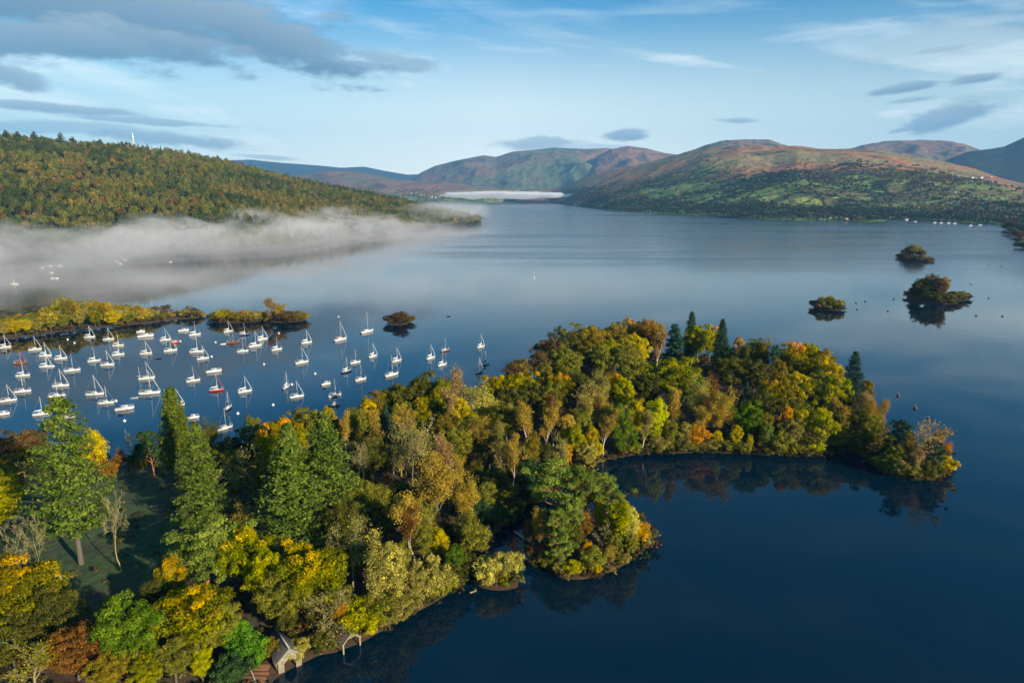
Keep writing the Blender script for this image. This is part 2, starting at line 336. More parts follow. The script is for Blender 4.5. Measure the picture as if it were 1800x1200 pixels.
# ---------------------------------------------------------------- hills lofted from a foot line to a crest line
def interp_line(L, n):
    L = np.array(L, float); u = np.linspace(L[0, 0], L[-1, 0], n); return u, [np.interp(u, L[:, 0], L[:, k]) for k in range(1, L.shape[1])]
class Loft:
    def __init__(s, foot, crest, nu, nt, power=1.2, amp=0, scale=1/300., back=600, ridged=False, seed=0, crest_amp=.3, foot_y=None, drop=.9):
        u0, u1 = crest[0][0], crest[-1][0]; u = np.linspace(u0, u1, nu); C_ = np.array(crest, float); Fo = np.array(foot, float)
        cy_ = np.interp(u, C_[:, 0], C_[:, 1]); cd_ = np.interp(u, C_[:, 0], C_[:, 2])
        A = []; B = []
        for i, uu in enumerate(u):
            B.append(at_y(uu, cy_[i], cd_[i]))
            if foot_y is not None:
                dd = ray(uu, 340); A.append(Vector((dd.x/dd.y*foot_y, foot_y, -2)))
            else: A.append(on_z(uu, np.interp(uu, Fo[:, 0], Fo[:, 1]), 0))
        A = np.array(A); B = np.array(B); tt = np.linspace(0, 1, nt)[:, None]
        X = A[None, :, 0]*(1-tt) + B[None, :, 0]*tt; Y = A[None, :, 1]*(1-tt) + B[None, :, 1]*tt
        Z = B[None, :, 2] * tt**power
        n = fbm(X*scale, Y*scale, 6, seed, ridged) - .5
        env = np.minimum(tt*5, 1) * (1 - tt**6*(1-crest_amp))
        Z = Z + amp*n*env*np.clip(B[None, :, 2]/ (abs(B[:, 2]).max()), .15, 1) - 1.0*(tt < 1e-6)
        # far side
        nb = max(4, nt//4); tb = np.linspace(0, 1, nb+1)[1:, None]; dirv = B[:, :2] - A[:, :2]; dirv /= np.linalg.norm(dirv, axis=1, keepdims=True)
        Xb = B[None, :, 0] + dirv[None, :, 0]*tb*back; Yb = B[None, :, 1] + dirv[None, :, 1]*tb*back
        Zb = Z[-1][None]*(1-drop*tb**1.3) + amp*.5*(fbm(Xb*scale, Yb*scale, 5, seed, ridged)-.5)*tb - 3*(tb >= 1)
        s.X, s.Y, s.Z = np.vstack([X, Xb]), np.vstack([Y, Yb]), np.vstack([Z, Zb]); s.T = np.vstack([np.repeat(tt, nu, 1), 1 + np.repeat(tb, nu, 1)])
        s.nt, s.nu, s.u = nt, nu, u
    def build(s, name, label, m):
        n, k = s.X.shape; idx = np.arange(n*k).reshape(n, k); F = np.stack([idx[:-1, :-1], idx[:-1, 1:], idx[1:, 1:], idx[1:, :-1]], -1).reshape(-1, 4)
        V = np.stack([s.X, s.Y, s.Z], -1).reshape(-1, 3)
        o = props(obj(name, mesh_np(name, V, F, m, {'t': s.T.ravel()}, smooth=True)), label, kind='structure'); return s
    def sample(s, fu, ft):                   # fu, ft arrays 0..1 (ft up to crest), bilinear
        a = fu*(s.nu-1); b_ = ft*(s.nt-1); i = np.clip(np.floor(a).astype(int), 0, s.nu-2); j = np.clip(np.floor(b_).astype(int), 0, s.X.shape[0]-2); fa, fb = a-i, b_-j
        f = lambda G: (G[j, i]*(1-fa)+G[j, i+1]*fa)*(1-fb) + (G[j+1, i]*(1-fa)+G[j+1, i+1]*fa)*fb
        return f(s.X), f(s.Y), f(s.Z)

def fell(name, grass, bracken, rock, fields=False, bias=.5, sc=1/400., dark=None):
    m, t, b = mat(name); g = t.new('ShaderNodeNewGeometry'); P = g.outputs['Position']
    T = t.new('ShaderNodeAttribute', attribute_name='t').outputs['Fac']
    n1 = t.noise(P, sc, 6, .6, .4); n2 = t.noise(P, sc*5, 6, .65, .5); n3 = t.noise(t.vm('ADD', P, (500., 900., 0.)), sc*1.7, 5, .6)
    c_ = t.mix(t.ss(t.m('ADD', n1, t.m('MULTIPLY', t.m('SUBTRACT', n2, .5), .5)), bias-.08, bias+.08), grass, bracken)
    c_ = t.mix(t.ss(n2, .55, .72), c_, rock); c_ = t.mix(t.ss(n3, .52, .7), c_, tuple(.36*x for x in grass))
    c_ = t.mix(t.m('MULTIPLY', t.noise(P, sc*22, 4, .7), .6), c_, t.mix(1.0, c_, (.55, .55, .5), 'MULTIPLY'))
    if fields:
        mp = t.new('ShaderNodeMapping'); t.put(mp.inputs[0], P); mp.inputs['Scale'].default_value = (1/170., 1/95., 0); mp.inputs['Rotation'].default_value = (0, 0, .25)
        wob = t.vm('ADD', mp.outputs[0], t.vm('MULTIPLY', t.noise(P, 1/260., 3, .5, out=1), (.7, .7, 0)))
        vo = t.new('ShaderNodeTexVoronoi', feature='F1'); t.put(vo.inputs['Vector'], wob); ve = t.new('ShaderNodeTexVoronoi', feature='DISTANCE_TO_EDGE'); t.put(ve.inputs['Vector'], wob)
        for v_ in (vo, ve): v_.inputs['Scale'].default_value = 1.0
        rv = t.sep(vo.outputs['Color'])[0]
        fc = t.mix(rv, (.13, .20, .038), (.30, .30, .08)); fc = t.mix(t.ss(rv, .7, .75), fc, (.15, .13, .05))
        fc = t.mix(t.ss(ve.outputs['Distance'], .012, .045, 1.0, 0.0), fc, (.022, .034, .016))
        ff = t.ss(t.m('ADD', T, t.m('MULTIPLY', t.m('SUBTRACT', n1, .5), .9)), .50, .62, 1.0, 0.0)
        c_ = t.mix(ff, c_, fc)
    t.put(b.inputs['Base Color'], c_); b.inputs['Roughness'].default_value = .95; b.inputs['Specular IOR Level'].default_value = .1
    bp = t.new('ShaderNodeBump'); bp.inputs['Strength'].default_value = 1.0; bp.inputs['Distance'].default_value = 45.0; t.put(bp.inputs['Height'], n2); t.l.new(bp.outputs[0], b.inputs['Normal'])
    return m
G_, B_, K_ = (.135, .125, .050), (.26, .115, .055), (.12, .10, .085)
mf_near = fell('fell_bracken_and_fields', (.33, .25, .10), (.50, .20, .080), (.10, .080, .060), True, .50, 1/420.)
mf_mid = fell('fell_bracken', (.15, .14, .060), (.27, .13, .070), (.055, .065, .06), False, .46, 1/700.)
mf_far = fell('fell_grass', (.115, .140, .060), (.22, .115, .065), (.05, .065, .06), False, .54, 1/900.)
mf_blue = fell('fell_cloud_shade', (.022, .038, .040), (.032, .040, .040), (.020, .032, .036), False, .5, 1/900.)  # dark mountain's cloud shadow put into the base colour; far range shares it
mf_hill = fell('forest_floor', (.04, .035, .015), (.06, .035, .015), (.03, .03, .02), False, .5, 1/60.)

hill_foot = [(-500, 500), (-150, 468), (0, 452), (100, 447), (390, 448), (440, 446), (540, 437), (620, 425), (740, 406), (800, 402), (846, 391.5)]
hill_crest = [(-500, 205, 1150), (-150, 232, 1350), (0, 250, 1450), (60, 254, 1480), (200, 264, 1600), (300, 274, 1700), (380, 287, 1800), (430, 300, 1850), (500, 317, 1900), (560, 330, 1950), (650, 347, 1980), (720, 362, 1950), (760, 373, 1900), (800, 383, 1820), (830, 389, 1760), (846, 391.2, 1712)]
HILL = Loft(hill_foot, hill_crest, 140, 50, 1.05, 28, 1/220., 500, seed=1, crest_amp=.15).build('hillside', 'steep hillside hidden under autumn forest', mf_hill)
rs_foot = [(960, 356), (1010, 362), (1080, 371), (1180, 378), (1300, 384), (1400, 388), (1560, 391), (1700, 398), (1765, 402), (2000, 415), (2500, 430)]
rs_crest = [(940, 340, 6300), (985, 327, 6100), (1030, 313, 5700), (1100, 294, 5200), (1180, 274, 4800), (1210, 266, 4700), (1250, 258, 4500), (1300, 256, 4200), (1360, 258, 4200), (1400, 257, 4100), (1440, 262, 4100), (1500, 262, 4000), (1560, 264, 4000), (1610, 274, 3900), (1660, 284, 3800), (1710, 296, 3700), (1760, 312, 3500), (1800, 322, 3400), (1900, 330, 3200), (2500, 330, 3000)]
RS = Loft(rs_foot, rs_crest, 460, 190, 1.25, 130, 1/560., 1500, seed=5, crest_amp=.34).build('hills', 'bracken brown and green fell above the far shore', mf_near)
VAL = Loft([(600, 358), (1080, 353)], [(600, 330, 6200), (700, 334, 6200), (760, 334, 6200), (850, 334, 6200), (960, 334, 6200), (1080, 332, 6200)], 90, 40, 1.2, 30, 1/300., 800, seed=8).build('valley_floor', 'wooded valley floor at the head of the lake', mf_near)
Loft(None, [(380, 330, 7600), (470, 318, 7600), (540, 306, 7600), (575, 301, 7600), (610, 300, 7600), (660, 309, 7600), (700, 317, 7600), (760, 319, 7600), (830, 324, 7600), (880, 333, 7600), (920, 345, 7600)], 220, 80, 1.1, 170, 1/600., 900, seed=11, foot_y=6300, crest_amp=.3).build('foothills', 'low russet foothill in front of the blue range', mf_mid)
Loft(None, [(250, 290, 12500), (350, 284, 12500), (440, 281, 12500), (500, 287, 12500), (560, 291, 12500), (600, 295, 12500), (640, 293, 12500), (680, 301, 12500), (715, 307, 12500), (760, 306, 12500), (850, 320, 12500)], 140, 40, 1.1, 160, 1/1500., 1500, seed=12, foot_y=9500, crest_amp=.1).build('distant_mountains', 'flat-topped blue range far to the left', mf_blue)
Loft(None, [(690, 345, 9800), (715, 322, 9800), (740, 303, 9800), (765, 291, 9800), (800, 282, 9800), (850, 273, 9900), (872, 276, 9900), (900, 267, 10000), (945, 263, 10200), (975, 260, 10300), (1030, 262, 10300), (1060, 261, 10300), (1100, 266, 10300), (1200, 285, 10300), (1300, 300, 10300)], 340, 150, 1.05, 520, 1/1500., 1500, True, seed=21, foot_y=7300, crest_amp=.08).build('mountains', 'grassy mountain with russet lower slopes at the head of the lake', mf_far)
Loft(None, [(930, 345, 8800), (980, 318, 8800), (1020, 296, 8900), (1050, 275, 9000), (1075, 263, 9000), (1105, 257.5, 9000), (1135, 261, 9000), (1165, 269, 9000), (1200, 274, 9000), (1260, 290, 9000), (1330, 300, 9000)], 280, 120, 1.15, 460, 1/1300., 1500, True, seed=25, foot_y=6400, crest_amp=.08).build('mountain_spur', 'lit mountain spur in front of the shaded valley', mf_mid)
Loft(None, [(1150, 290, 7500), (1200, 272, 7500), (1240, 256, 7500), (1270, 249, 7500), (1310, 245.5, 7500), (1352, 246, 7500), (1372, 253, 7500), (1400, 262, 7500), (1450, 275, 7500), (1500, 290, 7500)], 240, 90, 1.1, 320, 1/900., 1500, True, seed=31, foot_y=5000, crest_amp=.06).build('mountain_dome', 'rounded grey-brown mountain behind the bracken fell', mf_mid)
Loft(None, [(1440, 280, 7800), (1490, 263, 7800), (1530, 253, 7800), (1570, 249, 7800), (1620, 247, 7800), (1660, 250, 7800), (1695, 253, 7800), (1722, 263, 7800), (1780, 285, 7800), (1850, 300, 7800)], 240, 90, 1.1, 320, 1/900., 1500, True, seed=35, foot_y=5200, crest_amp=.06).build('mountain_ridge', 'grey-brown ridge at the right behind the fields', mf_mid)
Loft(None, [(1560, 320, 5600), (1620, 300, 5600), (1660, 283, 5600), (1700, 267, 5600), (1740, 262, 5600), (1765, 258, 5600), (1800, 242, 5600), (1860, 220, 5600), (2000, 205, 5600), (2500, 190, 5600)], 120, 40, 1.0, 150, 1/900., 1500, seed=37, foot_y=4400, crest_amp=.05).build('dark_mountain', 'mountainside at the right edge with cloud shadow painted dark blue', mf_blue)
# ---------------------------------------------------------------- tree meshes
def unit(v): return v / (np.linalg.norm(v, axis=-1, keepdims=True) + 1e-9)
def rdir(n, r): return unit(r.normal(size=(n, 3)))
def leaf_quads(P, N, size, r, aspect=.6):
    """one small quad per leaf spray at P facing N"""
    n = len(P); a = unit(np.cross(N, rdir(n, r))); b_ = np.cross(N, a); s = (size * (.65 + .7*r.random(n)))[:, None]
    A, B = a*s*.5, b_*s*.5*aspect
    V = np.stack([P-A-B*.4, P-A*.1+B, P+A+B*.3, P+A*.2-B], 1).reshape(-1, 3)
    return V, np.arange(4*n).reshape(n, 4)
def skeleton(r, h, spread=.5, trunk_r=.22, first=.35, levels=4, nb=4, up=.25, lean=0, wig=.12, ln=.55):
    """recursive limbs: returns segments (a, b, ra, rb) and the twig ends"""
    S = []; tips = []
    def grow(p, d, L, rad, lev, nseg):
        pts = [p]; q = p
        for k in range(nseg):
            d = unit(d + r.normal(size=3)*wig + np.array([0, 0, up*.3 if lev else .08])); q2 = q + d*L/nseg
            S.append([*q, *q2, rad*(1-.75*k/nseg), rad*(1-.75*(k+1)/nseg)]); q = q2; pts.append(q)
        if lev >= levels: tips.append(q); return
        k0 = first if lev == 0 else .3
        m = nb if lev else nb + 3
        for j in range(m):
            f = k0 + (1-k0)*(j+.6*r.random())/m; i = min(int(f*nseg), nseg-1); base = pts[i]*(1-(f*nseg-i)) + pts[i+1]*(f*nseg-i)
            ang = r.random()*2*math.pi if lev else j*2.4 + r.random()*.6
            side = unit(np.cross(d, np.array([math.cos(ang), math.sin(ang), .3]))); nd = unit(d*(1-spread) + side*spread + np.array([0, 0, up]))
            grow(base, nd, L*(ln if lev else ln*(1.15-.5*(f-k0)))*(.75+.5*r.random()), rad*(1-.7*f)*.6, lev+1, 3 if lev < 2 else 2)
        tips.append(q)
    grow(np.zeros(3), np.array([lean, 0, 1.]), h*.92 if levels < 3 else h*.8, trunk_r, 0, 7)
    return np.array(S), np.array(tips)
def tubes(S, minr=.02):
    S = S.copy(); S[:, 6:] = np.maximum(S[:, 6:], minr); big = S[:, 6] > .09
    parts = [(S[big], 7), (S[~big], 3)]; V = []; F = []; n = 0
    for s_, k in parts:
        if len(s_): v, f = frusta(s_, k); V.append(v); F.append(f + n); n += len(v)
    return np.concatenate(V), np.concatenate(F)
def clump_crown(r, C_, rad, per, size, flat=.75, upb=.25, fill=.12):
    """C_ (k,3) clump centres, rad (k,) radii; leaves on the outside of every clump"""
    k = len(C_); idx = np.repeat(np.arange(k), per); n = len(idx); d = rdir(n, r); d[:, 2] = np.where(d[:, 2] < -.25, -d[:, 2]*.8, d[:, 2])
    lump = 1 + .22*np.sin(d[:, 0]*5 + idx) * np.sin(d[:, 1]*5 + idx*2.3)
    rr = rad[idx] * (1 - fill + fill*2*(r.random(n)-.5)) * lump
    P = C_[idx] + d*rr[:, None]*np.array([1, 1, flat]); N = unit(d + rdir(n, r)*.75 + np.array([0, 0, upb]))
    V, F = leaf_quads(P, N, size, r); cl = r.random(k)[idx]; return V, F, np.repeat(r.random(n), 4), np.repeat(cl, 4)
PROTO = {}
def store(kind, tv, tf, lv, lf, rnd, cl, h, w_):
    i = len(PROTO.setdefault(kind, [])); tm = mesh_np('trunk', tv, tf, smooth=True); tm.materials.append(bark['grey'])
    cm = mesh_np('crown', lv, lf, attrs={'rnd': rnd, 'clump': cl}) if lv is not None else None
    if cm: cm.materials.append(PAL['olive'][0])
    PROTO[kind].append((tm, cm, h, w_))
def broad(kind, seed, h, w_, low, n, crad, per, size, shape=1.0, fl=.75):
    r = np.random.default_rng(seed); C_ = []; rad = []
    hc = h*(1-low)/2; zc = h*low + hc*.95
    k = 0
    sub = [(unit(np.array([math.cos(a), math.sin(a), r.uniform(-.2, .9)])), r.uniform(.75, 1.12)) for a in r.random(9)*6.28]
    while len(C_) < n:
        d = rdir(1, r)[0]; rr = r.uniform(.55, .98) if r.random() < .8 else r.uniform(.1, .5)
        lob = .70 + .36*max(0, max(float(d @ s)*q for s, q in sub))**3
        zf = d[2]; wid = w_/2 * (1 if zf > 0 else 1 - .25*abs(zf)) * lob * rr
        p = np.array([d[0]*wid, d[1]*wid, zc + zf*hc*rr*lob*(.92 if zf > 0 else .95)])
        if shape != 1.0: q = (p[2]-h*low)/(h*(1-low)); f = max(.25, 1 - shape*max(q-.35, 0)); p[:2] *= f
        c_ = crad*r.uniform(.7, 1.25); p[2] = min(p[2], h - c_*fl*.9); C_.append(p); rad.append(c_)
    C_ = np.array(C_); rad = np.array(rad)
    lv, lf, rn, cl = clump_crown(r, C_, rad, per, size, fl)
    S = [[0, 0, -.8, 0, 0, h*.35, .36*w_/13, .28*w_/13], [0, 0, h*.35, .2, .1, h*.75, .28*w_/13, .1]]
    for c_ in C_[r.permutation(len(C_))[:26]]:
        z0 = min(h*r.uniform(.2, .6), c_[2]*.8); mid = np.array([c_[0]*.5, c_[1]*.5, z0 + (c_[2]-z0)*.35]); S.append([0, 0, z0, *mid, .11, .07]); S.append([*mid, *c_, .07, .03])
    tv, tf = tubes(np.array(S)); store(kind, tv, tf, lv, lf, rn, cl, h, w_)
for s in range(4): broad('round', 10+s, 15, 13, .08, 150, 1.25, 150, .37, fl=.9)
for s in range(3): broad('tall', 20+s, 17, 8.2, .10, 120, 1.05, 140, .35, .5, fl=1.0)
for s in range(3): broad('bush', 30+s, 6.5, 7.6, .0, 75, .9, 130, .30, fl=.95)
broad('columnar', 36, 18, 6.5, .03, 110, .95, 110, .42, 1.15); broad('columnar', 37, 18, 6.5, .03, 110, .95, 110, .42, 1.05)
def sparse(kind, seed, h, spread, nleaf, size, levels=3, nb=5, up=.25, tr=.2, first=.3, ln=.42, jit=.5, wig=.12, squeeze=None):
    r = np.random.default_rng(seed); S, tips = skeleton(r, h, spread, tr, first, levels, nb, up, wig=wig, ln=ln)
    zm = max(S[:, 5].max(), .1); k = h/zm
    sq = np.array([squeeze or 1, squeeze or 1, k]); S[:, :3] *= sq; S[:, 3:6] *= sq; tips = tips*sq
    tv, tf = tubes(S, .028); w_ = np.percentile(np.hypot(tips[:, 0], tips[:, 1]), 92)*2
    if nleaf:
        idx = r.integers(0, len(tips), nleaf); P = tips[idx] + r.normal(size=(nleaf, 3))*jit*np.array([1, 1, .8]); N = unit(rdir(nleaf, r) + unit(P-np.array([0, 0, h*.5]))*.5 + [0, 0, .3])
        lv, lf = leaf_quads(P, N, size, r); cl = r.random(len(tips))[idx]; rn = np.repeat(r.random(nleaf), 4); cl = np.repeat(cl, 4)
    else: lv = None; lf = rn = cl = None
    store(kind, tv, tf, lv, lf, rn, cl, h, w_)
for s in range(3): sparse('birch', 40+s, 15, .38, 6000, .26, 3, 5, .35, .18, .26, .34, .40, squeeze=.72)
for s in range(3): sparse('airy', 50+s, 14, .5, 9500, .29, 3, 6, .25, .22, .25, .42, .55)
for s in range(4): sparse('bare', 60+s, 14, .55, 0, 0, 4, 4, .20, .22, .56, .46, wig=.18)
for s in range(2): sparse('bareleaf', 70+s, 12, .5, 1500, .30, 4, 4, .2, .26, .2, .5, .6, wig=.22)
def conifer(kind, seed, h, w_, first=.10, dz=.55, nbr=8, spr=26, size=.62, power=.85, droop=.30, gap=.0, tr=.42, dens=1.0, tipup=.3):
    r = np.random.default_rng(seed); S = [[0, 0, -.8, 0, 0, h*.98, tr, .04]]; P = []; N = []; CL = []
    z = h*first
    while z < h*.985:
        q = (z/h-first)/(1-first); Lm = w_/2*(1-q)**power*(1 if q > .12 else .7+2.5*q) + .25
        nn = max(4, int(nbr*(.55+.6*(1-q)))); a0 = r.random()*6.28
        for j in range(nn):
            if r.random() < gap: continue
            a = a0 + j*6.28/nn + r.normal()*.25; L = Lm*(.62+.5*r.random()); dirh = np.array([math.cos(a), math.sin(a), 0]); dr = droop*(1.1-.9*q)
            bend = lambda f: dirh*L*f + np.array([0, 0, z + L*(.12*f - dr*f**1.3 + tipup*dr*f**3)])
            p0, p1, p2 = bend(0), bend(.5), bend(1); S.append([*p0, *p1, .07*(1-q)+.02, .04]); S.append([*p1, *p2, .04, .015])
            m = int(spr*dens*(.35 + .65*L/(w_/2))); f = (.12 + .88*r.random(m)**.75); side = np.cross(dirh, [0, 0, 1.])
            pts = dirh[None]*L*f[:, None] + np.stack([0*f, 0*f, z + L*(.12*f - dr*f**1.3 + tipup*dr*f**3)], 1)
            wv = L*.30*(1-f**2*.75)+.12; pts = pts + side[None]*((r.random(m)*2-1)*wv)[:, None] + r.normal(size=(m, 3))*[.08, .08, .12] - np.array([0, 0, 1.])*(r.random(m)*.35)[:, None]
            P.append(pts); N.append(unit(np.array([0, 0, 1.]) + dirh*.45 + r.normal(size=(m, 3))*.5)); CL.append(np.full(m, r.random()))
        z += dz*(.7+.6*r.random())*(1-.35*q)
    P = np.concatenate(P); N = np.concatenate(N); lv, lf = leaf_quads(P, N, size, r, .5)
    tv, tf = tubes(np.array(S)); store(kind, tv, tf, lv, lf, np.repeat(r.random(len(P)), 4), np.repeat(np.concatenate(CL), 4), h, w_)
conifer('fir', 80, 27, 15.5, .05, .66, 9, 84, .54, .8, .30, .10, tipup=.9); conifer('fir', 81, 27, 15.5, .06, .70, 9, 86, .54, .75, .34, .10, tipup=.9); conifer('fir', 82, 27, 14.5, .06, .66, 9, 80, .52, .85, .28, .08, tipup=.9)
conifer('douglas', 83, 33, 16, .22, .72, 8, 90, .55, .55, .16, .22, .5, tipup=1.2)
conifer('cone', 84, 22, 9, .10, .40, 12, 30, .50, .62, .22, 0, .3); conifer('cone', 85, 22, 9, .04, .42, 12, 30, .50, .72, .2, 0, .3)
def pine(seed, h, w_, n, low=.42):
    r = np.random.default_rng(seed); S = []; C_ = []; rad = []; p = np.array([0, 0, -.8]); d = np.array([r.normal()*.06, r.normal()*.06, 1.])
    tr = []
    for k in range(6): q = p + unit(d + r.normal(size=3)*.07)*(h*.92)/6; S.append([*p, *q, .30-.04*k, .26-.04*k]); tr.append(q); p = q
    for j in range(n):
        f = low + (1-low)*j/(n-1); a = j*2.4 + r.random(); b0 = np.array([0, 0, h*f*.82]); k = min(5, int(f*5.9)); b0 = tr[k]*np.array([1, 1, 0]) + b0
        L = w_/2*(.45+.6*r.random())*math.sin(math.pi*(.28+.62*(f-low)/(1-low)))*1.05; e = b0 + np.array([math.cos(a)*L, math.sin(a)*L, h*.09 + L*.25]); mid = (b0+e)/2 - [0, 0, .3]
        S.append([*b0, *mid, .12, .09]); S.append([*mid, *e, .09, .04]); c_ = w_*.18*r.uniform(.8, 1.25); e[2] = min(e[2], h-c_*.5); C_.append(e); rad.append(c_)
        for _ in range(3):
            e2 = e + r.normal(size=3)*[c_*.9, c_*.9, c_*.35]; C_.append(e2); rad.append(c_*.7); S.append([*mid, *e2, .06, .03])
    C_.append(np.array([p[0], p[1], h-.9])); rad.append(1.4)
    lv, lf, rn, cl = clump_crown(r, np.array(C_), np.array(rad), 190, .36, .80, .4, .25); tv, tf = tubes(np.array(S)); store('pine', tv, tf, lv, lf, rn, cl, h, w_)
for s in range(3): pine(90+s, 14, 8.4, 14+s, .36)

# ---------------------------------------------------------------- placing individual trees
KN = {'round': 'round-crowned tree', 'tall': 'upright leafy tree', 'bush': 'low rounded willow bush', 'columnar': 'dense column-shaped tree', 'birch': 'slender birch', 'airy': 'thin-leaved spreading tree',
      'bare': 'leafless tree', 'bareleaf': 'nearly leafless gnarled tree', 'fir': 'tall fir with layered branches', 'douglas': 'very tall open conifer', 'cone': 'dense cone-shaped conifer', 'pine': 'pine with clumped needles'}
NM = {'round': 'broadleaf_tree', 'tall': 'upright_tree', 'bush': 'willow_bush', 'columnar': 'columnar_tree', 'birch': 'birch_tree', 'airy': 'thin_leaved_tree', 'bare': 'bare_tree', 'bareleaf': 'gnarled_tree', 'fir': 'fir_tree', 'douglas': 'tall_conifer', 'cone': 'cone_conifer', 'pine': 'pine_tree'}
TREES = []      # dicts: loc, kind, words, zone
def put_tree(kind, pal_, x, y, h, ws=1.0, zone='', bk=None, own=None, z=None, note=None, rz=None):
    pr = PROTO[kind]; k = random.randrange(len(pr)); tm, cm, h0, w0 = pr[k]; sc = h/h0
    z = gz(x, y) if z is None else z
    root = empty(NM[kind], (x, y, z - .1), random.random()*6.28 if rz is None else rz); sxy = sc*ws*(1.3 if zone in ('far islet', 'large islet', 'low islet', 'misty islet', 'misty strip', 'headland') else 1)*(1.2 if kind in ('round', 'tall', 'bush') else 1.05)*random.uniform(.94, 1.06); root.scale = (sxy, sxy*random.uniform(.92, 1.08), sc)
    tr = obj('trunk', tm, root); bk = bk or ('birch' if kind == 'birch' else 'orange' if kind == 'pine' else 'pale' if kind in ('bare', 'bareleaf') else 'grey')
    tr.material_slots[0].link = 'OBJECT'; tr.material_slots[0].material = bark[bk]
    if cm:
        cr = obj('crown', cm, root); cr.material_slots[0].link = 'OBJECT'; cr.material_slots[0].material = PAL[pal_][0]
    TREES.append(dict(o=root, kind=kind, pal=pal_, x=x, y=y, h=h, zone=zone, own=own, note=note, w=w0*sxy, z=z)); return root
def solve(px, pt, h, which=None):
    for dh in (0, -.06, .06, -.12, .12, -.18, .18, -.25, .25, -.33, .33, -.42):
        hh = h*(1+dh); p = on_z(px, pt, hh + 1.5)
        for _ in range(3): g_ = gz(p.x, p.y); p = on_z(px, pt, hh*.97 + max(g_, 0))
        if gz(p.x, p.y) > .12: return p.x, p.y, hh
    return p.x, p.y, -1
BAD = []
def T(s, zone):
    """rows: px, top py, height, kind, palette, width factor[, own label]"""
    for row in s:
        px, pt, h, kind, pl, ws = row[:6]; x, y, hh = solve(px, pt, h)
        if hh < 0: BAD.append((px, pt, kind)); continue
        put_tree(kind, pl, x, y, hh, ws*h/hh, zone, own=row[6] if len(row) > 6 else None, bk=row[7] if len(row) > 7 else None)
T([(94, 893, 15, 'bare', 'olive', .8, 'pale leafless tree with forked crown in the clearing below the very tall conifer'), (52, 898, 12, 'bare', 'olive', .4), (196, 872, 15, 'bare', 'olive', .55, 'small leafless tree with a round head of twigs alone on the meadow'), (12, 905, 10, 'bare', 'olive', .5),
   (100, 698, 33, 'douglas', 'fir', 1.0, 'very tall open green conifer with a long bare trunk, tallest tree on the meadow'), (58, 800, 17, 'bare', 'olive', .6),
   (26, 985, 13.5, 'round', 'goldtop', 1.05), (88, 1035, 10, 'round', 'dkolive', .9), (45, 1118, 9, 'bareleaf', 'yg', 1.0), (10, 1085, 9, 'round', 'dkolive', .8), (125, 1098, 9, 'round', 'rust', .95, 'rust-brown broad tree low on the bottom edge between green neighbours'), (185, 1140, 7, 'round', 'rustolive', .8),
   (215, 1045, 13, 'round', 'green', .72), (235, 1100, 8, 'round', 'olive', .8), (292, 966, 12, 'tall', 'goldtop', .75), (262, 1010, 9, 'tall', 'dkolive', .8), (346, 910, 14, 'pine', 'pine', 1.15, 'blue-green pine with pale trunks rising beside golden crowns near the boathouses'), (372, 935, 12, 'pine', 'pine', .8),
   (420, 918, 14, 'round', 'goldtop', .70), (335, 1024, 12.5, 'round', 'goldtop', .95, 'large golden tree in full leaf nearest the shore steps'), (380, 1055, 10, 'round', 'olive', .7), (416, 1078, 8, 'tall', 'bright', 1.0, 'small emerald green tree close to the stone boathouse'), (430, 1110, 6, 'bush', 'bright', .8), (427, 880, 8, 'bareleaf', 'gold', .9),
   (540, 950, 14, 'round', 'goldtop', .95, 'broad golden-topped tree filling the gap below the two firs'), (485, 1005, 10.5, 'round', 'olive', .8), (455, 965, 12, 'round', 'yg', .6), (500, 1055, 6.5, 'round', 'dkolive', .7), (540, 1035, 7, 'airy', 'olive', .8),
   (558, 1036, 9.6, 'bareleaf', 'khaki', 1.15, 'wide pale leafless tree leaning over the water between the two boathouses'), (597, 1062, 6, 'airy', 'orange', .7), (520, 1122, 3.6, 'bush', 'khaki', .9), (562, 1108, 4, 'bush', 'dkolive', .9), (470, 1118, 4, 'bush', 'rustolive', .8), (300, 1115, 8, 'round', 'olive', .8), (350, 1130, 7, 'tall', 'yg', .9), (405, 1150, 5, 'bush', 'dkgreen', .9), (255, 1150, 6, 'round', 'yg', .9)], 'near boathouses')
